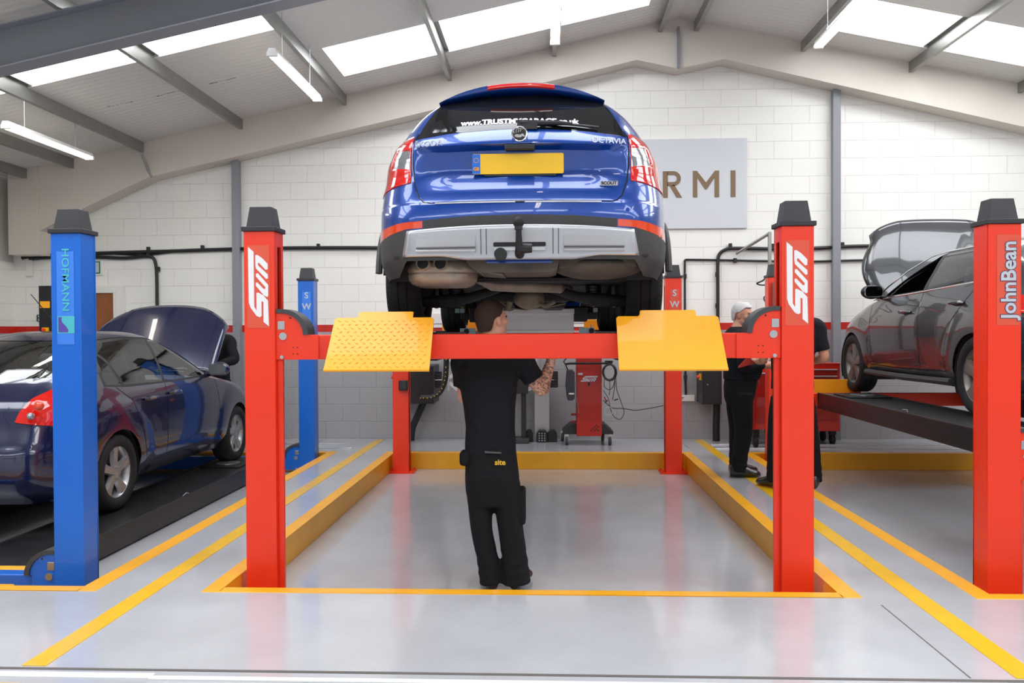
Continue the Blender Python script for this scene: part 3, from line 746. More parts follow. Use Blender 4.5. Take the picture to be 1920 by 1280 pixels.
# ================================================================== blue estate car (rear view, on middle lift)
def blue_car():
    root=empty('estate_car',(-.15,4.53,1.402),'bright blue estate car raised on the red middle lift, seen from behind','car')
    T=[ # z  rear  front  w    Rx  Ry  bow   fx  fy  fb
     (.24,.16,4.55,.80,.22,.30,.02,.3,.4,.06),
     (.34,.07,4.62,.86,.24,.34,.03,.35,.5,.08),
     (.42,.03,4.65,.895,.26,.38,.035,.4,.55,.1),
     (.56,.012,4.66,.905,.27,.40,.04,.4,.55,.1),
     (.64,.005,4.65,.905,.27,.42,.045,.4,.55,.1),
     (.715,.02,4.60,.905,.27,.42,.05,.4,.6,.1),
     (.735,.055,4.58,.905,.27,.42,.05,.4,.6,.1),
     (.82,.09,4.50,.90,.27,.44,.05,.4,.6,.12),
     (.90,.105,4.30,.885,.27,.46,.055,.4,.6,.12),
     (1.00,.10,3.85,.872,.27,.48,.06,.3,.5,.12),
     (1.06,.095,3.55,.848,.27,.50,.065,.3,.4,.12),
     (1.10,.115,3.40,.835,.27,.50,.07,.3,.4,.12),
     (1.16,.165,3.27,.802,.26,.50,.08,.25,.35,.12),
     (1.22,.225,3.13,.762,.22,.46,.08,.25,.35,.12),
     (1.32,.335,2.88,.680,.16,.36,.08,.25,.35,.12),
     (1.40,.42,2.66,.585,.14,.30,.08,.3,.4,.12),
     (1.44,.47,2.50,.52,.14,.30,.08,.3,.4,.12),
     (1.465,.53,2.35,.44,.15,.3,.08,.25,.3,.12),
     (1.485,.65,2.15,.32,.12,.2,.06,.2,.3,.12),
     (1.495,.85,1.9,.2,.1,.15,.04,.1,.2,.08)]
    T=[(a,b,c,d,e,f_,g,h,i,j) for a,b,c,d,e,f_,g,h,i,j in T]
    wh=(.97,3.65)
    def feat(x,y,z):
        # concave number plate recess of the tailgate
        if y<.6 and z>.80 and z<1.055 and x<.62:
            k=min(1,(1.055-z)/.012,(z-.80)/.12)*min(1,max(0,(.60-x)/.16)); y+=.06*k
        return x,y
    bm=body_bm(T,4.66,wh,nz=90,feat=feat,taper=(.10,.1),flare=.018,rw=.33)
    back=lambda c:c.y<.75
    arches(bm,wh,.37,.33,root,.9)
    # tailgate outline gap
    half=[(.01,.724),(.50,.724),(.545,.735),(.575,.765),(.605,.85),(.618,.95),(.618,1.0)]
    for s in (1,-1):
        P=off_line([(s*p[0],p[1]) for p in half]+[(s*.618,1.12),(s*.60,1.165)],.008); cut(bm,P,'y',1,lambda c,s=s:c.y<.75 and c.x*s>-.005)
        # tail lamp
        TL=[(.628,.855),(.60+.030,1.00),(.624,1.145),(.70,1.135),(.95,1.03),(.95,.80),(.80,.835)]
        cut(bm,[(s*a,b) for a,b in TL],'y',2,lambda c,s=s:c.y<.62 and c.x*s>.4)
        CL=[(.632,.935),(.632,1.045),(.73,1.065),(.755,.965)]
        cut(bm,[(s*a,b) for a,b in CL],'y',3,lambda c,s=s:c.y<.62 and c.x*s>.4,over=(2,))
        RF=[(.545,.622),(.545,.583),(.64,.578),(.76,.552),(.95,.50),(.95,.56),(.80,.598),(.68,.615)]
        cut(bm,[(s*a,b) for a,b in RF],'y',5,lambda c,s=s:c.y<.5 and c.x*s>.4)
    # rear glass
    G=[(-.612,1.115),(-.42,1.142),(0,1.158),(.42,1.142),(.612,1.115),(.58,1.20),(.50,1.39),(.25,1.43),(-.25,1.43),(-.50,1.39),(-.58,1.20)]
    cut(bm,G,'y',4,lambda c:c.y<.75)
    # black strip between reflectors
    cut(bm,[(-.54,.575),(.54,.575),(.54,.625),(.3,.642),(0,.648),(-.3,.642),(-.54,.625)],'y',6,lambda c:c.y<.4)
    # lower plastic cladding all round
    cut(bm,[(-1,.2),(1,.2),(1,.46),(.80,.54),(.66,.573),(-.66,.573),(-.80,.54),(-1,.46)],'y',7,lambda c:c.y<.56,over=(0,))
    cut(bm,[(-1,.15),(1,.15),(1,.30),(.70,.315),(.64,.402),(-.64,.402),(-.70,.315),(-1,.30)],'y',20,lambda c:c.y<.62)
    for s in (1,-1): cut(bm,[(.3,.2),(4.6,.2),(4.6,.40),(4.1,.42),(3.2,.36),(1.5,.36),(.5,.44),(.3,.44)],'x',7,lambda c,s=s:c.x*s>.5 and c.y>=.3,over=(0,))
    # side windows
    for s in (1,-1):
        cut(bm,[(.55,1.10),(3.05,1.00),(2.95,1.10),(2.45,1.37),(1.6,1.41),(.80,1.385),(.62,1.2)],'x',8,lambda c,s=s:c.x*s>.45 and c.y>.5)
    cut(bm,[(-.70,1.06),(.70,1.06),(.56,1.40),(-.56,1.40)],'y',8,lambda c:c.y>2.5,over=(0,))
    bd=None
    split_out(bm,1,'tailgate_gap',M['gap'],root,-.004)
    for s,nm in ((1,'r'),(-1,'l')):
        k=lambda c,s=s:c.x*s>0
        t=split_out(bm,2,'tail_lamp',M['lred'],root,.006,keep=k,solid=.01)
        # lens ribs inside lamp
        c_=split_out(bm,3,'clear_lens',M['lclr'],t,.004,keep=k); 
        mb=MB(); 
        for q in range(5): mb.tube([(s*(.65+.024*q),.115+.05*q*q*.05+.012*q,.99),(s*(.655+.024*q),.12+.012*q,1.045)],.006,6)
        split_out(bm,5,'rear_reflector',M['lamb'],root,.002,keep=k)
        split_out(bm,8,'side_window',M['glassd'],root,0,keep=lambda c,s=s:c.x*s>0 and c.y<3.2)
    gl=split_out(bm,4,'rear_window',mat('rear_glass_dark',(20,21,22),.04,coat=0,spec=.5),root,.001)
    split_out(bm,6,'bumper_strip',M['trimp'],root,.001)
    split_out(bm,7,'bumper_cladding',M['trimp'],root,.002)
    bd=finish_body(bm,'body',M['pb'],root)
    wells(root,wh,.37,.33,.89,a1=176)
    # lettering decal on glass following the surface
    def gy(x,z,): return surf_y(T,abs(x),z,feat)
    text_on(root,gl,'www.TRUSTMYGARAGE.co.uk',.052,(-.005,1.213),M['wht'],T,sx=1.0,off=.0024)
    # wiper
    mb=MB(); y0=surf_y(T,.0,1.19)-.02
    mb.prism([(-.015,1.15),(.10,1.15),(.10,1.20),(-.015,1.205)],'y',y0-.03,y0+.02); mb.tube([(.0,y0-.02,1.19),(.22,y0+.0,1.19),(.30,y0+.012,1.185)],[.017,.014,.009],8); mb.tube([(.05,y0+.02,1.20),(.25,y0+.02,1.19),(.45,y0+.045,1.172)],.008,6)
    mb.build('wiper',M['blk'],root,smooth=True,local=True)
    # spoiler
    mb=MB(); rows=[]
    for i in range(25):
        u=-1+2*i/24; x=.505*u; zt_=1.490-.082*abs(u)**2.3; yt=.375+.11*u*u
        k_=1-.8*abs(u)**3; rows.append([Vector((x,.72,zt_+.006)),Vector((x,.55,zt_+.010)),Vector((x,yt+.03,zt_+.003)),Vector((x,yt,zt_-.008)),Vector((x,yt+.004,zt_-.034*k_)),Vector((x,yt+.014,zt_-.046*k_)),Vector((x,.47+.05*u*u,zt_-.048*k_)),Vector((x,.60,zt_-.03))])
    mb.grid(rows); mb.add([rows[0][i] for i in range(8)],[tuple(range(8))]); mb.add([rows[-1][i] for i in range(8)],[tuple(range(8))])
    sp=mb.build('spoiler',M['pb'],root,smooth=True,ang=60,local=True)
    mb=MB(); rows=[]
    for i in range(13):
        u=-1+2*i/12; x=.20*u; yt=.375+.11*(x/.505)**2; zz=1.490-.082*abs(x/.505)**2.3
        rows.append([Vector((x,yt-.003,zz-.010)),Vector((x,yt-.006,zz-.016)),Vector((x,yt-.004,zz-.030)),Vector((x,yt+.004,zz-.036))])
    mb.grid(rows); mb.build('brake_light',M['lred'],sp,smooth=True,local=True)
    # roof rails
    for s in (-1,1): MB().tube([(s*.55,.85,1.42),(s*.55,.92,1.455),(s*.555,1.2,1.465),(s*.55,2.3,1.46),(s*.55,2.4,1.42)],.014,8).build('roof_rail',M['silv'],root,smooth=True,local=True)
    # number plate
    yp=surf_y(T,0,.95,feat)-.014
    mb=MB(); P=rrect(-.272,.248,.897,1.012,.008,2); mb.prism(P,'y',yp-.008,yp); pl=mb.build('number_plate',mat('plate_yellow',(255,200,12),.25,coat=.6),root,local=True)
    mb=MB(); mb.prism([(-.272,.899),(-.226,.899),(-.226,1.010),(-.272,1.010)],'y',yp-.0095,yp-.008); mb.build('country_band',mat('plate_blue',(30,110,214),.3),pl,local=True)
    ORG[pl.name]=Vector((0,0,0))
    text('lettering','GB',.026,(-.249,yp-.0105,.925),M['yel'],pl,off=.001)
    mb=MB()
    for k in range(12): a=2*PI*k/12; mb.lathe([(.0025,yp-.0105),(.0025,yp-.0095)],(-.249+.013*math.cos(a),0,.975+.013*math.sin(a)),'y',6)
    mb.build('star_ring',M['yel'],pl,local=True)
    MB().prism([(-.20,.885),(.20,.885),(.21,.898),(-.21,.898)],'y',yp-.006,yp+.01).build('plate_holder',M['blk'],root,local=True)
    ORG[root.name]=Vector((0,0,0))   # text helper uses local coordinates below
    # chrome strip above bumper
    mb=MB(); pts=[]
    for i in range(25): x=-.475+.93*i/24; pts.append((x,surf_y(T,x,.722)-.008,.722))
    mb.tube(pts,.0055,6); mb.build('chrome_strip',M['chrome'],root,smooth=True)
    # handle recess lamp housing under the ledge
    MB().box(-.085,.085,.085,.13,1.025,1.052).build('tailgate_handle',M['blk'],root,bev=.004)
    # badge
    yb=surf_y(T,0,1.09)-.010
    mb=MB(); mb.lathe([(.042,yb+.05),(.046,yb-.004),(.042,yb-.008),(.037,yb-.004),(.037,yb+.008)],(0,0,1.112),'y',40); bg_=mb.build('badge',M['chrome'],root,smooth=True,ang=50)
    mb=MB(); mb.lathe([(.038,yb-.001),(.038,yb-.003)],(0,0,1.112),'y',32); mb.build('badge_field',M['blk'],bg_)
    mb=MB()
    SC=.85
    A=[(-.034,-.008),(-.018,-.002),(.004,-.006),(.02,.002),(.03,-.006),(.036,-.018),(.026,-.02),(.018,-.014),(.008,-.024),(-.016,-.024),(-.03,-.018)]
    mb.prism([(a*SC,1.112+b*SC) for a,b in A],'y',yb-.006,yb-.003)
    for k in range(4):
        a0=(-.03+.011*k,-.001+.003*k); mb.tube([(a0[0],yb-.005,1.115+a0[1]),(a0[0]-.004+.004*k,yb-.005,1.115+.018+.003*k),(a0[0]+.008+.006*k,yb-.005,1.115+.032-.003*k)],.0032,5)
    mb.build('badge_emblem',M['chrome'],bg_)
    for s_,x_,z_,sz in (('ŠKODA',-.52,1.072,.043),('OCTAVIA',.505,1.076,.043)):
        if s_=='ŠKODA': s_='\u0160KODA'
        yq=surf_y(T,abs(x_),z_)-.006
        o=text('lettering',s_,sz,(x_+(-.002),yq-.012,z_),M['silv'],root,rot=(PI/2,0,.30*(1 if x_>0 else -1)),extr=.004,off=.0004,sx=1.12 if len(s_)>5 else 1.2)
    yq=surf_y(T,.5,.835)-.003
    mb=MB(); mb.prism(rrect(.452,.552,.822,.847,.003,2),'y',yq-.004,yq+.002); bo=mb.build('model_badge',M['silv'],root); ORG[bo.name]=Vector((0,0,0))
    text('lettering','SCOUT',.024,(.502,yq-.006,.8345),M['blk'],bo,extr=.001,off=.001,sx=1.1)
    # parking sensors
    for x in (-.28,.28,.60,-.60):
        yy=surf_y(T,abs(x),.675); MB().lathe([(.011,yy-.002),(.011,yy+.004)],(x,0,.675),'y',16).build('parking_sensor',mat('sensor_blue',(14,60,160),.4),root)
    # silver skid panel
    mb=MB()
    def sk(x,z,d=0): return Vector((x,surf_y(T,abs(x),z)-.012-d,z))
    nx=49; rows=[]
    for j in range(9):
        v=j/8; row=[]
        for i in range(nx):
            u=-1+2*i/(nx-1)
            xt=.636+.030*(1-v); zb=.405-.0*abs(u); 
            # lower edge cut outs around the exhaust box
            lowc=.400+.022*max(0,min(1,(abs(u)-.45)/.2))
            zt_=.592-.026*abs(u)**2.2
            z=lowc+(zt_-lowc)*v; row.append(sk(xt*u,z))
        rows.append(row)
    mb.grid(rows); skp=mb.build('skid_panel',M['silv'],root,smooth=True,ang=60,solid=.012)
    ORG[skp.name]=Vector((0,0,0))
    # raised frames on the skid: ridges
    for a,b in ((-.58,-.245),(.245,.58)):
        mb=MB()
        ptsT=[sk(a+(b-a)*i/12,.535-.012*(abs(a+(b-a)*i/12)/.6)**2,.002) for i in range(13)]
        ptsB=[sk(a+(b-a)*i/12,.448+.004*(abs(a+(b-a)*i/12)/.6),.010) for i in range(13)]
        mb.tube(ptsB,.011,6)
        for i in range(12):
            p,q=ptsB[i]+Vector((0,.0,.012)),ptsB[i+1]+Vector((0,0,.012)); r_,s_=ptsT[i],ptsT[i+1]
            mb.add([p,q,s_,r_],[(0,1,2,3)])
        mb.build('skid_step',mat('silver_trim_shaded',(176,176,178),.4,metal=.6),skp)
    mb=MB()
    for a,b in ((-.58,-.245),(.245,.58)):
        ptsD=[sk(a+(b-a)*i/12,.470,.013) for i in range(13)]; mb.tube(ptsD,.005,5)
    for x in (-.215,-.185,.215,.185): mb.tube([sk(x,.43,.002),sk(x,.57,.002)],.0028,5)
    mb.build('skid_groove',mat('groove_dark_grey',(90,90,94),.5),skp)
    mb=MB()
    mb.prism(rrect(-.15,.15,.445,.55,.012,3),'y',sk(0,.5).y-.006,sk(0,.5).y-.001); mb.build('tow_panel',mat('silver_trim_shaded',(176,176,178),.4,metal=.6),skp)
    mb=MB(); mb.prism(rrect(-.145,.145,.470,.494,.006,2),'y',sk(0,.5).y-.008,sk(0,.5).y-.005); mb.build('tow_slot',M['gap'],skp)
    mb=MB(); mb.prism(rrect(-.14,.14,.448,.464,.003,2),'y',sk(0,.5).y-.014,sk(0,.5).y-.005); mb.build('tow_lip',M['silv'],skp)
    # tow bar
    mb=MB(); y=sk(0,.5).y
    mb.tube([(.0,y+.25,.44),(.0,y-.01,.43),(.0,y-.05,.44),(.0,y-.085,.48),(-.002,y-.095,.56)],[.03,.028,.024,.019,.015],12)
    mb.tube([(-.002,y-.095,.55),(-.002,y-.095,.575)],.022,12); tb=mb.build('tow_bar',M['blk'],root,smooth=True)
    mb=MB(); mb.ell((-.002,y-.095,.592),(.031,.031,.031),20,12); mb.build('ball_cover',M['rub'],tb,smooth=True)
    mb=MB(); mb.lathe([(.034,y-.03),(.036,y-.015),(.036,y+.02)],(-.105,0,.428),'y',24); mb.build('tow_socket',M['blk'],tb,smooth=True)
    mb=MB(); mb.lathe([(.025,-.035),(.028,0),(.025,.035)],(.035,y-.06,.455),'x',16); mb.build('locking_knob',M['blk'],tb,smooth=True)
    # ---------------- underside
    MB().box(-.64,.64,.55,4.3,.31,.33).build('floor_pan',M['underd'],root)
    mb=MB()  # bumper return and inner closing panel
    mb.add([(-.72,.10,.43),(.72,.10,.43),(.74,.95,.43),(-.74,.95,.43)],[(0,1,2,3)]); mb.build('bumper_underside',M['underd'],root,solid=.01)
    # spare wheel well
    mb=MB(); P=[(.0,.425),(-.32,.42),(-.33,.40),(-.29,.355),(-.22,.335),(.15,.335),(.19,.35),(.205,.42)]
    mb.prism([(a+.02,b) for a,b in P],'y',.12,.75); mb.build('spare_wheel_well',M['under'],root,bev=.025,seg=3)
    mb=MB(); mb.prism([(-.19,.386),(.18,.386),(.18,.405),(-.19,.405)],'y',.09,.118); mb.build('well_paint_edge',M['pb'],root)
    mb=MB(); mb.ell((.46,.46,.385),(.27,.33,.072),28,14); mb.box(.22,.66,.18,.5,.37,.42); mb.build('plastic_undertray',M['under'],root,smooth=True,ang=60)
    # muffler
    mb=MB(); rows=[]; n_=28
    for j,(sx,sy,z) in enumerate([(.80,.80,.405),(.93,.93,.39),(1,1,.35),(1.01,1.01,.33),(.98,.98,.322),(.98,.98,.315),(1.0,1.0,.308),(.97,.97,.28),(.88,.88,.255),(.7,.7,.243),(.01,.01,.238)]):
        rows.append([Vector((-.475+.205*sx*math.copysign(abs(math.cos(a))**.65,math.cos(a)),.42+.24*sy*math.copysign(abs(math.sin(a))**.65,math.sin(a)),z+.028)) for a in [2*PI*k/n_ for k in range(n_+1)]])
    mb.grid(rows); ex=mb.build('silencer_box',M['exh'],root,smooth=True,ang=50)
    for x in (-.555,-.455):
        mb=MB(); mb.lathe([(.036,.10),(.038,.105),(.038,.24),(.034,.24),(.033,.105)],(x,0,.392),'y',24,close=True); tp=mb.build('tail_pipe',M['exh'],ex,smooth=True,ang=50)
        MB().lathe([(.033,.13),(.033,.135)],(x,0,.392),'y',20).build('pipe_bore',M['gap'],ex)
    mb=MB(); mb.tube([(-.31,.60,.36),(-.27,.66,.335),(-.20,.74,.298),(-.05,.78,.29),(.10,.80,.288),(.22,.86,.288),(.30,1.1,.28),(.12,1.5,.27),(.0,2.4,.26)],.036,14); mb.build('exhaust_pipe',M['exh'],root,smooth=True)
    mb=MB(); rows=[]
    for i in range(9):
        a=math.radians(180+80*i/8); rows.append([Vector((-.205+.09*math.cos(a),.13,.42+.085*math.sin(a))),Vector((-.205+.09*math.cos(a),.50,.415+.085*math.sin(a)))])
    mb.grid(rows); mb.add([(-.22,.13,.338),(-.10,.13,.326),(-.10,.5,.326),(-.22,.5,.335)],[(0,1,2,3)]); mb.build('heat_shield',mat('heat_shield_alu',(120,112,104),.45,metal=.5),root,smooth=True,solid=.004)
    # rear suspension arms and subframe
    for s in (-1,1):
        mb=MB(); mb.tube([(s*.13,.95,.295),(s*.22,.93,.27),(s*.36,.91,.225),(s*.52,.90,.205),(s*.70,.92,.20)],[.022,.03,.036,.048,.03],10); mb.box(s*.5-.06,s*.5+.06,.86,1.0,.165,.215); mb.build('suspension_arm',M['underd'],root,smooth=True,ang=50)
        mb=MB(); mb.tube([(s*.46,.97,.17),(s*.46,.97,.30)],[.05,.055],14); 
        for q in range(6): mb.lathe([(.05,.18+.02*q),(.058,.185+.02*q),(.05,.19+.02*q)],(s*.46,.97,0),'z',16)
        mb.build('coil_spring',M['blk'],root,smooth=True)
        MB().tube([(s*.60,1.02,.16),(s*.595,1.04,.32)],.012,8).build('damper',M['silv'],root,smooth=True)
        MB().box(s*.66-.035,s*.66+.035,.90,1.05,.17,.40).build('wheel_carrier',M['underd'],root,bev=.012)
    mb=MB(); mb.box(-.30,.30,1.02,1.2,.20,.27); mb.build('rear_subframe',M['underd'],root,bev=.02)
    mb=MB(); mb.ell((.03,1.05,.225),(.11,.13,.075),20,12); mb.tube([(.03,1.15,.225),(.02,2.6,.24)],.03,10); mb.build('differential',mat('cast_alloy_grimy',(134,122,104),.6,metal=.3,noise=.3,nscale=12),root,smooth=True)
    mb=MB(); mb.tube([(-.18,1.1,.21),(-.1,1.1,.16),(.0,1.1,.15),(.15,1.1,.165),(.28,1.08,.19)],.005,5); mb.tube([(.08,.98,.19),(.14,.97,.17),(.20,.98,.2)],.016,8); mb.tube([(-.1,1.0,.20),(-.115,1.0,.14)],.02,8); mb.build('brake_line',mat('cast_alloy_grimy',(134,122,104)),root,smooth=True)
    mb=MB(); mb.tube([(-.65,.96,.33),(.65,.96,.33)],.028,8); mb.build('drive_shaft',M['underd'],root,smooth=True)
    for s in (-1,1):
        mb=MB(); mb.box(s*.20-.09,s*.20+.09,1.5,3.4,.17,.235); mb.build('fuel_tank' if s<0 else 'floor_beam',M['underd'],root,bev=.03,seg=3)
    MB().box(-.72,.72,4.0,4.5,.19,.26).build('engine_undertray',M['underd'],root,bev=.03)
    for s in (-1,1): 
        # mud flap edge of arch plastic
        mb=MB(); mb.prism([(s*.60,.43),(s*.86,.44),(s*.865,.38),(s*.83,.315),(s*.64,.315),(s*.60,.36)],'y',.575,.60); mb.build('arch_splash_guard',M['trimp'],root)
        # plastic arch lip
        for wy in wh:
            pts=[(s*.905,wy+.375*math.cos(math.radians(a)),.33+.375*math.sin(math.radians(a))) for a in range(6,175,8)]
            MB().tube(pts,.022,8).build('arch_trim',M['trimp'],root,smooth=True)
    for wy in wh:
        for s in (-1,1):
            xx=s*.768; wheel(root,xx,wy,.323,.215,.225,s,'star',M['rim'])
    interior(root,(1.25,2.1),.65,.45,2.75)
    ORG[root.name]=Vector(root.location)
    return root
def surf_y(T,x,z,feat=None,taper=.10,L=4.66):
    """rear surface y at |x|,z from slice table"""
    x=abs(x); r,f,w,rx,ry,rb=[lerp(T,z,k) for k in range(1,7)]
    xx=x
    for _ in range(3):
        if xx<=w-rx: y=r+rb*(xx/max(1e-6,(w-rx)))**2*(1) 
        else:
            s=min(1,(xx-(w-rx))/rx); y=r+rb+ry*(1-math.sqrt(max(0,1-s*s)))
        u=(y-L/2)/(L/2); xx=x/(1-taper*abs(u)**3)
    if feat: _,y=feat(x,y,z)
    return y
def text_on(root,parent,body,size,pos,m,T,sx=1,off=0):
    o=text('lettering',body,size,(0,0,0),m,None,rot=(0,0,0),extr=0,off=off,sx=sx)
    o.name='lettering'; me=o.data
    for v in me.vertices:
        x=v.co.x+pos[0]; z=v.co.y+pos[1]; v.co=Vector((x,surf_y(T,abs(x),z)-.004,z))
    o.parent=parent; ORG[o.name]=ORG[parent.name]; return o
BLUE=blue_car()
# ================================================================== navy and grey cars
def bonnet(root,hy,hz,wid,ln,ang,m,crown=.05,round_=.22,wf=None,p=2.5):
    rows=[]; a=math.radians(ang)
    for i in range(21):
        v=i/20; row=[]
        for k in range(33):
            u=-1+k/16; s=v*(ln-round_*abs(u)**p); hw=wf(v) if wf else wid[0]+(wid[1]-wid[0])*v
            c=crown*(1-u*u)*(.5+.5*math.sin(PI*min(1,v+.15)))-.05*max(0,v-.85)/.15*.6-.03*max(0,abs(u)-.9)/.1
            cr=.007*math.exp(-((abs(u)-.55)/.10)**2)
            c+=cr
            row.append(Vector((u*hw,hy+s*math.cos(a)-c*math.sin(a),hz+s*math.sin(a)+c*math.cos(a))))
        rows.append(row)
    b=MB().grid(rows).build('bonnet',m,root,smooth=True,ang=60,solid=.02,local=True); return b
def side_car(cfg):
    root=empty(cfg['name'],cfg['loc'],cfg['label'],'car')
    T=cfg['T'];wh=cfg['wh'];L_=cfg['L'];m=cfg['paint'];w=cfg['w']
    bm=body_bm(T,L_,wh,nz=80,taper=cfg['taper'],flare=cfg['flare'],rw=.31,feat=cfg.get('feat'))
    R_=cfg.get('R',.335); arches(bm,wh,R_,.305,root,w)
    for s in (1,-1):
        sel=lambda c,s=s:c.x*s>.35 and c.z>.9
        for i,P in enumerate(cfg['win']): cut(bm,P,'x',10+i,sel)
        cut(bm,cfg['frame'],'x',8,sel,over=(0,))
        for P in cfg['lines']: cut(bm,off_line(P,.008),'x',1,lambda c,s=s:c.x*s>.5,over=(0,))
        if 'lamp' in cfg: cut(bm,[(s*a,b) for a,b in cfg['lamp']],'y',2,lambda c,s=s:c.y<.42 and c.x*s>.3)
    for P,i,f in cfg.get('rear',[]): cut(bm,P,'y',i,f)
    cut(bm,cfg['wscreen'],'y',4,lambda c:c.y>cfg['wsy'])
    cut(bm,cfg['bay'],'z',5,lambda c:c.z>.65 and c.y>cfg['bay'][0][1])
    cut(bm,cfg['rscreen'],'y',3,lambda c:c.y<cfg['rsy'] and c.z>1.0)
    split_out(bm,1,'panel_gap',M['gap'],root,-.003)
    for s in (1,-1):
        k=lambda c,s=s:c.x*s>0
        split_out(bm,2,'tail_lamp',M['lred'],root,.006,keep=k)
        f=split_out(bm,8,'window_surround',M['blk'],root,-.003,keep=k)
        for i,P in enumerate(cfg['win']):
            if i in cfg.get('open',()) : continue
            split_out(bm,10+i,'side_window',M[cfg['glass']],root,-.004,keep=k)
        if cfg.get('chrome'):
            pts=[]
            for (y,z) in cfg['chrome']:
                x=body_x(T,y,z,L_,cfg['taper'],wh,cfg['flare']); pts.append((s*(x+.001),y,z))
            MB().tube(pts,.007,6).build('window_trim',M['chrome'],root,smooth=True,local=True)
        # handles
        for (y,z) in cfg['handles']:
            x=body_x(T,y,z,L_,cfg['taper'],wh,cfg['flare'])
            MB().ell((s*x,y,z-.004),(.008,.06,.03),14,8).build('handle_recess',M['gap'],root,smooth=True,local=True)
            MB().tube([(s*(x+.004),y-.10,z),(s*(x+.03),y-.075,z+.004),(s*(x+.032),y,z+.006),(s*(x+.03),y+.075,z+.004),(s*(x+.004),y+.1,z)],[.010,.016,.017,.016,.010],8).build('door_handle',m,root,smooth=True,local=True)
        # mirror
        y,z=cfg['mirror']; x=body_x(T,y,z,L_,cfg['taper'],wh,cfg['flare'])
        mb=MB(); mb.ell((s*(x+.13),y,z+.045),(.105,.065,.072),20,12); mb.tube([(s*(x-.02),y+.03,z-.01),(s*(x+.08),y+.01,z+.01)],[.03,.022],8)
        mi=mb.build('door_mirror',M['blk'] if cfg.get('mblk') else m,root,smooth=True,local=True)
        q=MB().prism(rrect(x+.045,x+.215,z-.01,z+.10,.04,4) if s>0 else rrect(-x-.215,-x-.045,z-.01,z+.10,.04,4),'y',y-.066,y-.045).build('mirror_glass',mat('mirror_glass',(200,205,210),.03,metal=1),mi,local=True)
        if cfg.get('sill'): 
            MB().tube([(s*(w-.02),cfg['wh'][0]+.40,.245),(s*(w-.015),2.2,.235),(s*(w-.02),cfg['wh'][1]-.40,.245)],.03,8).build('sill_trim',M['trimp'],root,smooth=True,local=True)
    split_out(bm,3,'rear_window',M[cfg['glass']],root,-.003)
    split_out(bm,4,'windscreen',M['glassl'],root,-.003)
    split_out(bm,5,'engine_bay',M['underd'],root,-.05)
    for i,(nm,mm) in cfg.get('extra',{}).items(): split_out(bm,i,nm,M[mm],root,.001)
    finish_body(bm,'body',m,root)
    wells(root,wh,R_,.305,w-.01)
    for wy in wh:
        for s in (-1,1): wheel(root,s*(w-.105),wy,cfg['wr'],cfg['rimr'],.20,s,cfg['spoke'],cfg['rimm'])
    interior(root,(1.15,2.0) if cfg['L']>4 else (1.1,1.95),w-.22,.42,cfg['dash'])
    MB().box(-w+.1,w-.1,.35,L_-.3,.2,.215).build('floor_pan',M['underd'],root,local=True)
    mb=MB(); mb.tube([(-.6,wh[0],.3),(.6,wh[0],.3)],.04,8); mb.box(-.35,.35,wh[1]-.2,wh[1]+.3,.17,.3); mb.build('running_gear',M['underd'],root,local=True)
    bonnet(root,**cfg['bonnet'],m=m)
    return root
def body_x(T,y,z,L_,taper,wh,flare,rw=.31):
    w=lerp(T,z,3); u=(y-L_/2)/(L_/2); x=w*(1-(taper[0] if u<0 else taper[1])*abs(u)**3)
    for wy in wh:
        d=math.hypot(y-wy,z-rw)
        if d<.62: x+=flare*max(0,math.cos(min(1,abs(d-.39)/.2)*PI/2))
    return x
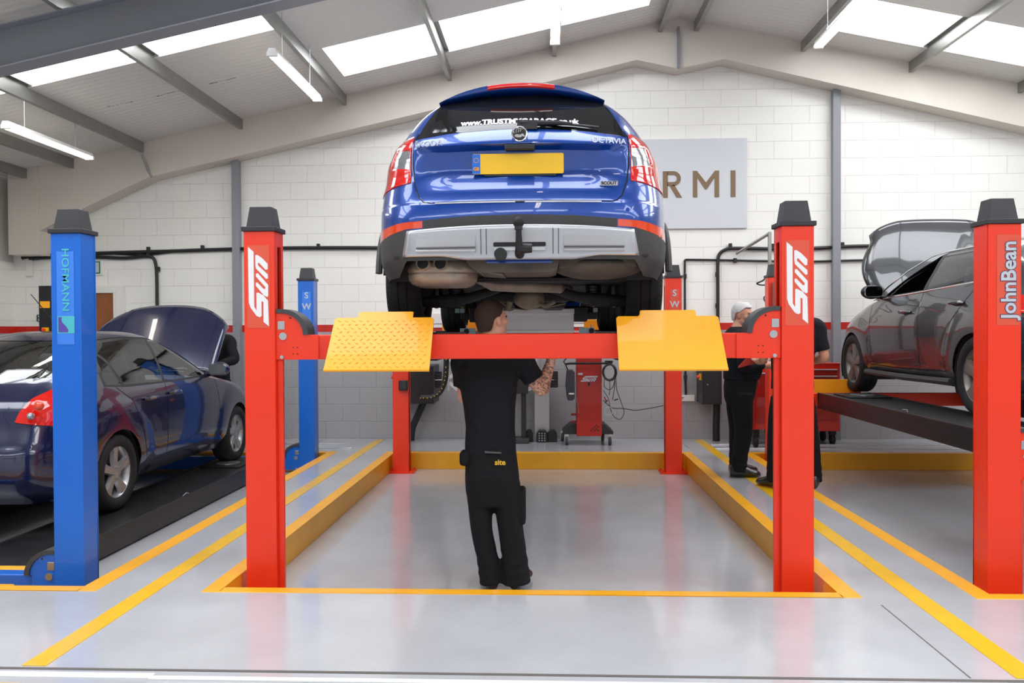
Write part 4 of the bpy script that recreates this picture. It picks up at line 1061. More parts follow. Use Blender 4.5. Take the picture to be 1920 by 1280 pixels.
NAVY=side_car(dict(name='hatchback_car',loc=(-4.235,5.36,.002),label='navy blue car with open bonnet on lowered blue lift at left',L=4.32,w=.853,wr=.303,rimr=.208,spoke='star',rimm=M['rim'],paint=M['pn'],glass='glassl',
  T=[(.20,.22,4.15,.76,.2,.3,.03,.3,.4,.06),(.30,.07,4.28,.82,.24,.34,.05,.35,.5,.08),(.42,.02,4.31,.85,.26,.4,.06,.4,.5,.1),(.56,0,4.32,.858,.27,.42,.07,.4,.5,.1),
     (.64,.03,4.30,.86,.27,.44,.08,.4,.5,.12),(.74,.06,4.2,.857,.27,.46,.09,.4,.5,.14),(.84,.09,3.95,.848,.28,.50,.10,.35,.5,.14),(.92,.13,3.5,.832,.28,.54,.10,.3,.4,.14),(.97,.18,3.2,.818,.28,.56,.11,.3,.35,.14),
     (1.04,.28,3.0,.79,.26,.56,.12,.2,.3,.14),(1.10,.42,2.88,.765,.22,.5,.12,.2,.3,.14),(1.20,.68,2.68,.715,.2,.45,.12,.2,.3,.14),(1.30,.98,2.45,.655,.2,.42,.12,.22,.3,.14),(1.36,1.22,2.28,.605,.22,.4,.12,.25,.3,.12),(1.385,1.33,2.2,.56,.22,.36,.1,.25,.3,.1),(1.402,1.42,2.13,.50,.22,.28,.08,.22,.25,.08),(1.413,1.5,2.06,.42,.2,.2,.06,.2,.18,.06),(1.42,1.58,1.98,.31,.15,.12,.04,.15,.12,.04),(1.4235,1.68,1.9,.16,.08,.05,.02,.08,.05,.02)],
  wh=(.99,3.48),taper=(.09,.10),flare=.02,
  win=[[(2.78,.985),(1.84,.975),(1.86,1.10),(1.90,1.345),(2.06,1.335),(2.30,1.26),(2.52,1.15)],
       [(1.80,.975),(1.16,.985),(1.08,1.15),(1.06,1.24),(1.28,1.325),(1.55,1.35),(1.86,1.35),(1.82,1.10)],
       [(1.12,.985),(.90,1.00),(.90,1.06),(.96,1.17),(1.03,1.23),(1.05,1.15)]],
  frame=[(2.90,.97),(2.0,.958),(1.2,.962),(.86,.985),(.87,1.07),(.94,1.20),(1.06,1.28),(1.28,1.345),(1.55,1.37),(2.08,1.357),(2.35,1.27),(2.62,1.13)],
  lines=[[(2.90,.95),(2.96,.70),(2.95,.30)],[(1.82,.96),(1.80,.6),(1.82,.30)],[(1.02,.97),(1.22,.85),(1.32,.62),(1.40,.40),(1.44,.30)]],
  lamp=[(.545,.785),(.555,.84),(.60,.94),(.69,1.03),(.78,1.08),(.95,1.09),(.95,.74),(.75,.745)],
  wscreen=[(-.70,1.0),(.70,1.0),(.52,1.36),(-.52,1.36)],wsy=2.2,bay=[(-.6,3.3),(.6,3.3),(.5,4.0),(-.5,4.0)],
  rscreen=[(-.64,1.075),(.64,1.075),(.50,1.345),(-.50,1.345)],rsy=1.5,
  handles=[(1.50,.845),(2.30-.35,.865)],mirror=(2.76,.99),dash=2.5,
  bonnet=dict(hy=3.02,hz=.99,wid=(.76,.71),ln=1.02,ang=44,crown=.06,round_=.30,p=3)))
GREY=side_car(dict(name='hatchback_car',loc=(4.25,5.72,.718),label='dark grey car with open bonnet on half raised red lift at right',L=4.37,w=.898,wr=.318,rimr=.222,spoke='star2',rimm=M['rimg'],paint=M['pg'],glass='glassd',R=.352,
  T=[(.20,.22,4.2,.80,.2,.3,.03,.3,.4,.06),(.28,.10,4.3,.85,.24,.34,.05,.35,.5,.08),(.36,.04,4.35,.878,.26,.4,.06,.4,.55,.1),(.56,0,4.37,.895,.27,.42,.07,.4,.6,.12),
     (.70,.03,4.33,.900,.27,.44,.08,.45,.65,.14),(.80,.06,4.15,.895,.27,.46,.09,.45,.65,.16),(.88,.10,3.85,.880,.28,.50,.10,.35,.55,.16),(.95,.14,3.5,.862,.28,.54,.10,.3,.4,.14),(1.00,.17,3.2,.846,.28,.56,.11,.3,.35,.14),
     (1.06,.22,3.02,.825,.26,.56,.12,.2,.3,.14),(1.12,.28,2.90,.795,.22,.5,.12,.2,.3,.14),(1.20,.36,2.74,.748,.2,.45,.12,.2,.3,.14),(1.30,.48,2.50,.685,.2,.42,.12,.22,.3,.14),(1.37,.60,2.30,.625,.22,.4,.12,.25,.3,.12),(1.40,.72,2.2,.575,.22,.36,.1,.25,.3,.1),(1.42,.85,2.09,.51,.22,.28,.08,.22,.25,.08),(1.433,.98,1.97,.42,.2,.2,.06,.2,.18,.06),(1.44,1.12,1.85,.31,.15,.12,.04,.15,.12,.04),(1.4435,1.3,1.7,.16,.08,.05,.02,.08,.05,.02)],
  wh=(.88,3.50),taper=(.06,.13),flare=.02,
  win=[[(2.84,1.015),(1.90,1.045),(1.90,1.20),(1.93,1.365),(2.12,1.345),(2.40,1.24),(2.62,1.13)],
       [(1.84,1.047),(.98,1.085),(.78,1.13),(.78,1.20),(1.05,1.33),(1.35,1.37),(1.87,1.372),(1.85,1.20)],],
  frame=[(2.98,.995),(1.9,1.028),(.98,1.067),(.68,1.12),(.72,1.20),(1.03,1.352),(1.35,1.39),(1.95,1.39),(2.15,1.367),(2.45,1.255),(2.72,1.12)],
  lines=[[(2.98,.98),(2.985,.7),(2.96,.42),(2.9,.33)],[(1.87,1.03),(1.86,.7),(1.86,.34)],[(.93,1.06),(1.10,.90),(1.26,.75),(1.36,.55),(1.40,.40),(1.34,.335)],[(3.0,.325),(2.2,.315),(1.35,.33)]],
  lamp=[(.60,.80),(.64,.97),(.70,1.15),(.95,1.15),(.95,.80),(.75,.80)],
  wscreen=[(-.74,1.03),(.74,1.03),(.55,1.38),(-.55,1.38)],wsy=2.2,bay=[(-.6,3.3),(.6,3.3),(.5,4.0),(-.5,4.0)],
  rscreen=[(-.66,1.08),(.66,1.08),(.53,1.36),(-.53,1.36)],rsy=1.0,open=(0,),
  chrome=[(2.98,.99),(2.4,1.010),(1.9,1.026),(.98,1.066),(.70,1.115),(.70,1.19),(1.03,1.355),(1.35,1.394),(1.95,1.394),(2.17,1.370),(2.47,1.258),(2.74,1.12),(2.98,.99)],
  handles=[(1.19,.90),(2.12,.845)],mirror=(2.74,1.02),dash=2.5,mblk=True,sill=True,
  bonnet=dict(hy=3.16,hz=1.0,wid=(.74,.66),ln=.95,ang=68,crown=.07,round_=.16,p=4,wf=lambda v:.73+.13*math.sin(PI*min(1,v*1.15))-.04*v)))
MB().tube([(.08,1.50,1.41),(.0,1.38,1.60),(-.06,1.30,1.73)],[.006,.004,.003],6).build('roof_aerial',M['blk'],NAVY,smooth=True,local=True)
# boot lid shut line and bumper join, fog reflection strips

for o in [c for c in NAVY.children if c.name.startswith('tail_lamp')]:
    s_=1 if sum(v.co.x for v in o.data.vertices)>0 else -1
    for (x,y,z,r,m_) in ((.70,.16,.90,.035,'lamb'),(.66,.13,.83,.025,'lclr')):
        MB().ell((s_*x,y+.036,z),(r,.03,r),16,8).build('lamp_reflector',M[m_],o,smooth=True,local=True)
# ================================================================== people
def skinmat(name,rgb,tattoo=None):
    m=bpy.data.materials.new(name); m.use_nodes=True; nt=m.node_tree; L=nt.links; b=nt.nodes['Principled BSDF']
    b.inputs['Roughness'].default_value=.5; b.inputs['Subsurface Weight'].default_value=.08; b.inputs['Subsurface Radius'].default_value=(.02,.008,.005)
    c=lin(rgb); b.inputs['Base Color'].default_value=c
    tc=nt.nodes.new('ShaderNodeTexCoord')
    n=nt.nodes.new('ShaderNodeTexNoise'); n.inputs['Scale'].default_value=18; n.inputs['Detail'].default_value=3; L.new(tc.outputs['Object'],n.inputs['Vector'])
    mr=nt.nodes.new('ShaderNodeMapRange'); mr.inputs['To Min'].default_value=.88; mr.inputs['To Max'].default_value=1.1; L.new(n.outputs['Fac'],mr.inputs[0])
    mx=nt.nodes.new('ShaderNodeMix'); mx.data_type='RGBA'; mx.blend_type='MULTIPLY'; mx.inputs['Factor'].default_value=1; mx.inputs['A'].default_value=c; L.new(mr.outputs[0],mx.inputs['B'])
    last=mx.outputs['Result']
    if tattoo is not None:
        v=nt.nodes.new('ShaderNodeTexNoise'); v.inputs['Scale'].default_value=26; v.inputs['Detail'].default_value=2; v.inputs['Distortion'].default_value=2.5; L.new(tc.outputs['Object'],v.inputs['Vector'])
        r=nt.nodes.new('ShaderNodeValToRGB'); r.color_ramp.elements[0].position=.42; r.color_ramp.elements[0].color=(0,0,0,1); r.color_ramp.elements[1].position=.56; r.color_ramp.elements[1].color=(1,1,1,1); L.new(v.outputs['Fac'],r.inputs[0])
        sp=nt.nodes.new('ShaderNodeSeparateXYZ'); L.new(tc.outputs['Object'],sp.inputs[0])
        g=nt.nodes.new('ShaderNodeMath'); g.operation='GREATER_THAN'; g.inputs[1].default_value=tattoo; L.new(sp.outputs[0],g.inputs[0])
        iv=nt.nodes.new('ShaderNodeMath'); iv.operation='MULTIPLY'; 
        s1=nt.nodes.new('ShaderNodeMath'); s1.operation='SUBTRACT'; s1.inputs[0].default_value=1; L.new(r.outputs[0],s1.inputs[1])
        L.new(s1.outputs[0],iv.inputs[0]); L.new(g.outputs[0],iv.inputs[1])
        sc=nt.nodes.new('ShaderNodeMath'); sc.operation='MULTIPLY'; sc.inputs[1].default_value=.78; L.new(iv.outputs[0],sc.inputs[0])
        m2=nt.nodes.new('ShaderNodeMix'); m2.data_type='RGBA'; L.new(sc.outputs[0],m2.inputs['Factor']); L.new(last,m2.inputs['A']); m2.inputs['B'].default_value=lin((58,54,58)); last=m2.outputs['Result']
    L.new(last,b.inputs['Base Color']); return m
def cloth(name,rgb,sc=9,bu=.5):
    return mat(name,rgb,.85,spec=.25,noise=.12,nscale=20,bump=bu,bscale=sc)
def rem(o,vox,it=4):
    md=o.modifiers.new('r','REMESH'); md.mode='VOXEL'; md.voxel_size=vox; md.use_smooth_shade=True
    s=o.modifiers.new('s','SMOOTH'); s.factor=.5; s.iterations=it; return o
def loft(mb,S,n=26,p=2.3):
    """slices: (centre xyz, rx, ry) horizontal-ish"""
    rows=[]
    for c,rx,ry in S:
        c=Vector(c); row=[]
        for k in range(n+1):
            a=2*PI*(k%n)/n; ca,sa=math.cos(a),math.sin(a)
            row.append(c+Vector((rx*math.copysign(abs(ca)**(2/p),ca),ry*math.copysign(abs(sa)**(2/p),sa),0)))
        rows.append(row)
    mb.grid(rows)
    for row in (rows[0],rows[-1]): mb.add(row[:-1],[tuple(range(n))])
    return mb
def interp(pts,rs,n=6):
    P=[];Rr=[]
    for i in range(len(pts)-1):
        p0=Vector(pts[max(0,i-1)]);p1=Vector(pts[i]);p2=Vector(pts[i+1]);p3=Vector(pts[min(len(pts)-1,i+2)])
        for k in range(n):
            t=k/n; P.append(.5*((2*p1)+(-p0+p2)*t+(2*p0-5*p1+4*p2-p3)*t*t+(-p0+3*p1-3*p2+p3)*t**3)); Rr.append(rs[i]+(rs[i+1]-rs[i])*t)
    P.append(Vector(pts[-1]));Rr.append(rs[-1]); return P,Rr
def hand(mb,w,d,pn,thumb,curl=.5,sc=1.0):
    """w wrist, d direction of fingers, pn palm normal, thumb side vector"""
    w=Vector(w);d=Vector(d).normalized();pn=Vector(pn); pn=(pn-d*pn.dot(d)).normalized(); t=Vector(thumb); t=(t-d*t.dot(d)-pn*t.dot(pn)).normalized()
    mb.tube([w-d*.02,w+d*.02,w+d*.055,w+d*.09],[.026*sc,.030*sc,.036*sc,.030*sc],12)
    for off in (-.018,.018): mb.tube([w+d*.03+t*off,w+d*.09+t*off*1.3],[.02*sc,.018*sc],10)
    for k,(o,l) in enumerate(((.030,.070),(.010,.080),(-.011,.074),(-.031,.058))):
        b=w+d*.085+t*o; c1=b+(d*math.cos(curl*.6)+pn*math.sin(curl*.6))*l*.45; c2=c1+(d*math.cos(curl*1.5)+pn*math.sin(curl*1.5))*l*.32; c3=c2+(d*math.cos(curl*2.3)+pn*math.sin(curl*2.3))*l*.25
        mb.tube([b,c1,c2,c3],[.0095,.009,.0082,.007],8)
    b=w+d*.03+t*.03; mb.tube([b,b+d*.022+t*.022+pn*.008,b+d*.048+t*.03+pn*.02,b+d*.07+t*.028+pn*.03],[.013,.011,.010,.008],8)
def head(mb,c,f,u=(0,0,1),neck=None,s=1):
    """c = centre of skull, f face direction"""
    c=Vector(c); f=Vector(f).normalized(); u=Vector(u); u=(u-f*u.dot(f)).normalized(); r=f.cross(u)
    Rm=Matrix((r,f,u)).transposed()
    def E(p,rad,n=20,m=14):
        t=MB(); t.ell((0,0,0),rad,n,m); mb.add([c+Rm@(Vector(p)*s+v*s) for v in t.v],t.f)
    def Tt(ps,rs): mb.tube([c+Rm@(Vector(p)*s) for p in ps],[x*s for x in rs],10)
    E((0,-.012,.025),(.073,.092,.088)); E((0,.018,-.01),(.066,.074,.085)); E((0,.035,-.058),(.050,.052,.052)); E((0,.068,-.088),(.024,.020,.018))
    Tt([(0,.082,.02),(0,.097,-.005),(0,.109,-.024)],[.009,.011,.013]); E((0,.100,-.030),(.017,.013,.009))
    E((0,.084,-.056),(.024,.012,.006)); E((0,.083,-.066),(.021,.012,.007))
    for q in (-1,1):
        E((q*.030,.076,.032),(.022,.012,.007)); E((q*.045,.055,-.018),(.024,.028,.022)); E((q*.076,-.008,-.005),(.008,.018,.032)); E((q*.045,.01,-.06),(.022,.045,.030))
    return c,Rm
def hair_mb(c,Rm,s,style):
    mb=MB(); c=Vector(c)
    rows=[]; N=30
    # cap shell following skull with hair line
    for i in range(13):
        row=[]
        for k in range(N+1):
            az=2*PI*k/N; fr=math.cos(az)   # 1 at front
            side=abs(math.sin(az))
            low=.072 if fr>.62 else (.072-(.62-fr)/.5*.05 if fr>.12 else (.022 if fr>-.25 else max(-.058,.022-(-.25-fr)/.3*.08)))
            z0=low; th=(1-i/12)
            zz=z0+(.120-z0)*math.sin((i/12)*PI/2)
            q=math.sqrt(max(0.0,1-((zz-.028)/.097)**2)) if zz>.028 else math.sqrt(max(0,1-((zz-.028)/.16)**2))
            ex=.0765+.002*math.sin(az*9+i); ey=.0975+.002*math.sin(az*7-i)
            row.append(Vector((math.sin(az)*ex*q,-.012+math.cos(az)*ey*q,zz)))
        rows.append(row)
    t=MB().grid(rows); mb.add([c+Rm@(v*s) for v in t.v],t.f)
    return mb
def person(loc,label,J,rz=0,skin=None,shirt=None,trous=None,hairm=None,shoe=None,long_sleeve=False,extra=None,vox=.0075):
    root=empty('person',loc,label,'person',rz=rz)
    V=Vector
    b=MB(); H=J['head']; c,Rm=head(b,H['c'],H['f'],H.get('u',(0,0,1)),s=H.get('s',1))
    nb=V(J['neck']); b.tube([c+Rm@V((0,-.03,-.05)),(c+Rm@V((0,-.025,-.09))+nb)/2+V((0,0,.02)),nb,nb-V((0,0,.06))],[.052,.053,.058,.075],16)
    # trunk under the clothes
    T=J['torso']; loft(b,[(p,rx*.86,ry*.86) for p,rx,ry in T])
    for sd in ('L','R'):
        sh,el,wr=V(J['sh'+sd]),V(J['el'+sd]),V(J['wr'+sd])
        P,Rr=interp([nb-V((0,0,.07)),sh,sh+(el-sh)*.5,el,el+(wr-el)*.35,wr],[.06,.052,.046,.040,.041,.026],6); b.tube(P,Rr,14)
        h=J['hand'+sd]; hand(b,wr,h[0],h[1],h[2],h[3] if len(h)>3 else .5)
        hp,kn,an=V(J['hip'+sd]),V(J['kn'+sd]),V(J['an'+sd]); P,Rr=interp([hp,kn,an],[.075,.052,.036],6); b.tube(P,Rr,12)
        b.tube([an,an+V(J['toe'+sd]).normalized()*.05-V((0,0,an.z-.05))],[.034,.026],10)
    bo=b.build('body',skin,root,local=True); rem(bo,vox,3)
    # trousers
    t=MB(); loft(t,J['pelvis'])
    for sd in ('L','R'):
        P,Rr=interp(J['leg'+sd],J['legr'+sd],7)
        for i in range(len(P)): 
            Rr[i]*=1+(.06 if i>len(P)*.68 else .0)*math.sin(i*2.4)
        t.tube(P,Rr,18)
    to=t.build('trousers',trous,root,local=True); rem(to,.011,3)
    # shirt
    s=MB(); loft(s,J['torso'])
    for sd in ('L','R'):
        sh,el,wr=V(J['sh'+sd]),V(J['el'+sd]),V(J['wr'+sd])
        if long_sleeve: pts=[nb-V((0,0,.09)),sh,sh+(el-sh)*.5,el,el+(wr-el)*.5,wr+(el-wr)*.05]; rr=[.065,.072,.066,.060,.052,.042]
        else: pts=[nb-V((0,0,.09)),sh,sh+(el-sh)*.4,sh+(el-sh)*J.get('slv',.72)]; rr=[.065,.072,.070,.068]
        P,Rr=interp(pts,rr,6); s.tube(P,Rr,16)
    s.tube([nb-V((0,0,.07)),nb+V((0,0,.0)),nb+V((0,0,.018))],[.10,.076,.068],18)
    so=s.build('shirt',shirt,root,local=True); rem(so,.010,4)
    # hair
    hb=hair_mb(c,Rm,H.get('s',1)*1.02,0); ho=hb.build('hair',hairm,root,local=True); ho.modifiers.new('s','SOLIDIFY').thickness=.016; ho.modifiers['s'].offset=0; rem(ho,.006,2)
    # eyes
    for q in (-1,1):
        MB().ell(c+Rm@(V((q*.031,.077,.016))*H.get('s',1)),(.011,.011,.009),12,8).build('eye',mat('eye_dark',(60,46,40),.2),root,smooth=True,local=True)
    # shoes
    for sd in ('L','R'):
        an=V(J['an'+sd]); f=V(J['toe'+sd]).normalized(); m=MB(); z=0
        side=f.cross(V((0,0,1)))
        ctr=[(-.085,.042,.030,.085),(-.06,.042,.042,.115),(-.01,.05,.050,.125),(.05,.046,.050,.100),(.10,.035,.053,.075),(.155,.028,.050,.058),(.185,.028,.040,.048),(.20,.022,.022,.035)]
        rows=[]
        for o_,hz,hw,hh in ctr:
            row=[]
            for k in range(17):
                a=2*PI*k/16; y_=math.cos(a)*hw; z_=hh*.5+ (math.sin(a)*hh*.55)
                row.append(V((an.x,an.y,0))+f*o_+side*y_+V((0,0,max(.004,z_+.012)))) 
            rows.append(row)
        m.grid(rows); m.add(rows[0][:-1],[tuple(range(16))]); m.add(rows[-1][:-1],[tuple(range(16))])
        m.build('shoe',shoe,root,smooth=True,ang=60,local=True)
    if extra: extra(root,c,Rm)
    return root
SK1=skinmat('skin_fair_tattooed',(222,164,136),tattoo=.03); SK2=skinmat('skin_ruddy',(206,146,118))
BK1=cloth('black_polo_cloth',(26,25,30),14,.6); BK2=cloth('black_trouser_cloth',(24,24,28),12,.9); BK3=cloth('black_trouser_cloth_plain',(17,17,20),10,.3)
SHOE=mat('black_shoe_leather',(20,20,22),.3,coat=.4)
def lz(z): return z
# mechanic under the blue car; local origin at feet, facing away from the camera
def mech_extra(root,c,Rm):
    # belt, cargo pockets, tool pouch, waist logo
    MB().prism([(-.025,.86),(.075,.856),(.075,.866),(-.025,.872)],'y',-.142,-.128).build('belt_glimpse',mat('belt_webbing_grey',(78,78,80),.5),root,local=True)
    m=MB(); m.box(.155,.215,-.04,.12,.40,.62); o=m.build('cargo_pocket',BK2,root,bev=.02,seg=3,local=True)
    m=MB(); m.box(-.185,-.12,-.09,.03,.77,.86); o=m.build('pocket_flap',BK2,root,bev=.022,seg=3,local=True)
    ORG[root.name]=Vector((0,0,0))
    text('waist_logo','site',.046,(.068,-.150,.805),M['line'],root,rot=(PI/2,0,0),extr=.002,off=.0012)
    ORG[root.name]=Vector(root.location)
J=dict(head=dict(c=(.018,.00,1.655),f=(.74,.64,.12),u=(-.05,0,1)),neck=(.0,.0,1.50),
 torso=[((0,0,.835),.158,.125),((0,0,.90),.158,.125),((.0,0,1.0),.152,.118),((-.005,0,1.12),.160,.120),((-.01,0,1.25),.178,.125),((-.01,0,1.36),.188,.125),((0,0,1.43),.17,.11),((0,0,1.48),.11,.09)],
 shL=(-.165,.0,1.42),elL=(-.165,.05,1.18),wrL=(-.12,.27,1.22),handL=((.2,.9,.4),(0,-.3,1),(1,0,0),.7),
 shR=(.175,.0,1.435),elR=(.315,.02,1.225),wrR=(.385,.10,1.43),handR=((.0,.75,.65),(-.2,1,0),(-1,0,0),.5),
 slv=.70,
 hipL=(-.08,0,.85),knL=(-.07,.0,.42),anL=(.0,.05,.09),toeL=(-.25,1,0),hipR=(.08,0,.85),knR=(.12,.0,.45),anR=(.162,.045,.09),toeR=(.28,.95,0),
 pelvis=[((.005,0,.895),.150,.122),((.005,0,.80),.160,.130),((.01,-.01,.70),.168,.135),((.01,0,.60),.165,.12),((.01,0,.52),.14,.10)],
 legL=[(-.075,0,.66),(-.066,0,.52),(-.056,.0,.36),(-.022,.0,.19),(.004,.0,.035)],legrL=[.085,.076,.067,.067,.075],
 legR=[(.10,0,.66),(.106,0,.52),(.124,0,.36),(.146,0,.19),(.158,0,.035)],legrR=[.085,.083,.078,.080,.088])
# tattoo mask uses local x > .20 : right forearm
SK1.node_tree.nodes['Math'].inputs[1].default_value=.21
MECH=person((-.352,5.04,-PD),'mechanic in black polo and work trousers, tattooed arm raised, under the blue car',J,skin=SK1,shirt=BK1,trous=BK2,hairm=mat('hair_dark_brown',(58,36,26),.6,bump=.8,bscale=160),shoe=mat('work_boot_brown',(52,36,28),.6),extra=mech_extra)
# grey haired man facing right
def glasses(root,c,Rm):
    V=Vector; 
    for q in (-1,1):
        pts=[c+Rm@V((q*(.031)+.020*math.cos(a),.094,.012+.013*math.sin(a))) for a in [2*PI*k/14 for k in range(15)]]
        g=MB().tube(pts,.0018,5)
        g.tube([c+Rm@V((q*.051,.092,.016)),c+Rm@V((q*.078,.05,.014)),c+Rm@V((q*.079,-.005,.012))],.0018,5)
        g.build('glasses_rim',mat('thin_gold_wire',(190,160,110),.3,metal=.8),root,local=True)
    MB().tube([c+Rm@V((-.012,.094,.016)),c+Rm@V((0,.1,.02)),c+Rm@V((.012,.094,.016))],.0018,5).build('glasses_bridge',MATS['thin_gold_wire'],root,local=True)
    m=MB(); m.tube([(.0,.15,.945),(.03,.19,.93),(.02,.2,.88)],.006,6); m.build('key_clip',M['steel'],root,smooth=True,local=True)
J2=dict(head=dict(c=(.0,.05,1.548),f=(.72,.70,-.10),s=1.0),neck=(.0,-.01,1.42),
 torso=[((0,.03,.93),.165,.165),((0,.045,1.0),.175,.180),((0,.045,1.1),.178,.180),((0,.02,1.22),.19,.155),((0,.0,1.31),.195,.135),((0,-.01,1.38),.15,.11),((0,-.01,1.42),.09,.08)],
 shL=(-.19,.0,1.34),elL=(-.22,.06,1.08),wrL=(-.12,.25,1.10),handL=((.5,.8,.0),(0,0,1),(1,0,0),.6),
 shR=(.19,-.02,1.34),elR=(.225,-.02,1.07),wrR=(.14,.20,1.07),handR=((-.3,.9,.0),(-1,0,0),(0,0,1),.7),
 hipL=(-.08,0,.88),knL=(-.09,.03,.47),anL=(-.09,.03,.08),toeL=(-.1,1,0),hipR=(.08,0,.88),knR=(.09,.02,.47),anR=(.10,-.03,.08),toeR=(.2,1,0),
 pelvis=[((0,.03,.96),.155,.150),((0,.02,.86),.165,.150),((0,.01,.76),.165,.135),((0,.01,.70),.15,.12)],
 legL=[(-.085,.02,.80),(-.09,.02,.65),(-.09,.03,.45),(-.09,.02,.2),(-.09,.02,.055)],legrL=[.105,.10,.085,.075,.072],
 legR=[(.085,.01,.80),(.09,.01,.65),(.09,.02,.45),(.10,-.02,.2),(.10,-.03,.055)],legrR=[.105,.10,.085,.075,.072],slv=.75)
GM=person((1.84,8.0,0),'grey haired man in glasses and black uniform, standing in profile behind the lift beam',J2,rz=-PI/2+.12,skin=SK2,shirt=cloth('navy_black_shirt',(20,21,28),10,.4),trous=BK3,hairm=mat('hair_silver',(206,204,202),.6,bump=.5,bscale=120),shoe=SHOE,extra=glasses,long_sleeve=True)
mb=MB(); mb.prism([(1.77,1.052),(1.935,1.095),(1.93,1.16),(1.91,1.20),(1.86,1.16),(1.78,1.075)],'y',7.69,7.71)
tag(recenter(mb.build('folder',mat('folder_red',(176,36,22),.5),bev=.003)),'red folder held by grey haired man','folder')
J3=dict(head=dict(c=(-.04,.03,1.66),f=(-.1,.95,-.1)),neck=(-.03,0,1.53),
 torso=[((0,0,.88),.185,.13),((0,0,1.0),.18,.13),((0,0,1.15),.185,.13),((0,0,1.28),.20,.13),((0,0,1.40),.205,.125),((0,0,1.46),.17,.11),((-.02,0,1.51),.10,.08)],
 shL=(-.19,.0,1.44),elL=(-.24,.06,1.17),wrL=(-.19,.22,1.12),handL=((-.45,.6,.0),(0,0,1),(0,1,0),.6),
 shR=(.20,-.0,1.44),elR=(.275,-.01,1.16),wrR=(.18,.22,1.10),handR=((-.5,.8,.0),(0,0,1),(-1,0,0),.7),
 hipL=(-.09,0,.88),knL=(-.14,.0,.47),anL=(-.16,.0,.08),toeL=(-.5,.85,0),hipR=(.09,0,.88),knR=(.15,.0,.47),anR=(.19,.0,.08),toeR=(.3,1,0),
 pelvis=[((0,0,.95),.165,.12),((0,0,.86),.17,.13),((0,0,.76),.17,.125),((0,0,.70),.15,.11)],
 legL=[(-.09,0,.80),(-.115,0,.65),(-.14,.0,.45),(-.155,0,.2),(-.16,0,.055)],legrL=[.10,.095,.08,.07,.068],
 legR=[(.09,0,.80),(.115,0,.65),(.15,0,.45),(.18,0,.2),(.19,0,.055)],legrR=[.10,.095,.08,.07,.068],slv=.78)
P3=person((2.17,7.36,0),'person in black work clothes seen from behind, mostly hidden by right red post',J3,skin=SK2,shirt=cloth('navy_black_shirt',(20,21,28)),trous=BK3,hairm=MATS['hair_dark_brown'],shoe=SHOE)
mb=MB(); mb.prism([(1.92,1.135),(2.12,1.105),(2.12,1.112),(1.92,1.142)],'y',7.42,7.62)
tag(recenter(mb.build('paper_sheet',M['wht'])),'white sheet of paper held by person behind the right red post','paper')
J4=dict(head=dict(c=(-.02,.30,1.44),f=(-.1,.7,-.7),u=(0,.6,.8)),neck=(0,.20,1.40),
 torso=[((0,0,.86),.17,.13),((0,.02,.98),.175,.135),((0,.06,1.10),.185,.14),((0,.10,1.22),.20,.14),((0,.14,1.31),.20,.13),((0,.17,1.36),.16,.11),((0,.19,1.40),.10,.08)],
 shL=(-.20,.13,1.31),elL=(-.29,.22,1.08),wrL=(-.16,.42,1.02),handL=((.3,.8,-.3),(0,0,-1),(1,0,0),.6),
 shR=(.20,.13,1.31),elR=(.27,.22,1.08),wrR=(.10,.42,1.0),handR=((-.3,.8,-.3),(0,0,-1),(-1,0,0),.6),
 hipL=(-.09,0,.88),knL=(-.10,.0,.47),anL=(-.11,.0,.08),toeL=(-.2,1,0),hipR=(.09,0,.88),knR=(.10,.0,.47),anR=(.11,.0,.08),toeR=(.2,1,0),
 pelvis=[((0,0,.93),.165,.12),((0,0,.86),.17,.13),((0,0,.76),.17,.125),((0,0,.70),.15,.11)],
 legL=[(-.09,0,.80),(-.10,0,.65),(-.10,.0,.45),(-.11,0,.2),(-.11,0,.055)],legrL=[.10,.095,.08,.07,.068],
 legR=[(.09,0,.80),(.10,0,.65),(.10,0,.45),(.11,0,.2),(.11,0,.055)],legrR=[.10,.095,.08,.07,.068])
P4=person((-4.10,9.98,0),'person in dark jacket leaning behind the raised navy bonnet',J4,rz=PI+.1,skin=SK2,shirt=cloth('dark_jacket',(30,30,34)),trous=BK3,hairm=MATS['hair_dark_brown'],shoe=SHOE,long_sleeve=True)
# ================================================================== workshop equipment
# ---- jacking beam between platforms under the blue car
t=empty('jacking_beam',(-.15,6.8,1.38),'jacking beam with pale grey cover panel between the red lift platforms','jack')
mb=MB(); mb.box(-.50,.218,6.70,6.71,1.388,1.585); mb.box(-.50,.222,6.692,6.70,1.545,1.585); mb.box(-.50,.22,6.695,6.70,1.405,1.412); mb.build('cover_panel',mat('pale_grey_panel',(240,240,242),.4),t,bev=.002)
MB().box(-.64,.33,6.72,6.98,1.48,1.605).build('beam',M['blk'],t,bev=.012)
MB().box(-.655,.345,6.76,6.94,1.585,1.597).build('top_plate',M['capblk'],t,bev=.003)
M['pblue']=mat('pale_blue_plastic',(168,196,204),.4)
for s,x in ((-1,-.735),(-1,-.695),(1,.395)):
    MB().box(x-.018,x+.018,6.69,6.73,1.557,1.592).build('end_cap',M['pblue'],t,bev=.002)
for x0,x1 in ((-.71,-.585),(.26,.385)):
    MB().box(x0,x1,6.66,6.70,1.385,1.43).build('bracket',M['pblue'],t,bev=.002)
for x in (-.655,.36):
    MB().tube([(x,6.68,1.40),(x,6.68,1.455)],.006,8).build('roller_bolt',M['steel'],t)
    MB().lathe([(.022,6.65),(.022,6.665)],(x,0,1.405),'y',16).build('roller',M['blk'],t,smooth=True)
for x in (-.70,.38):
    MB().tube([(x,6.80,1.60),(x,6.80,1.66)],.014,8).build('lifting_pad',mat('brass_olive',(170,150,50),.4,metal=.5),t)
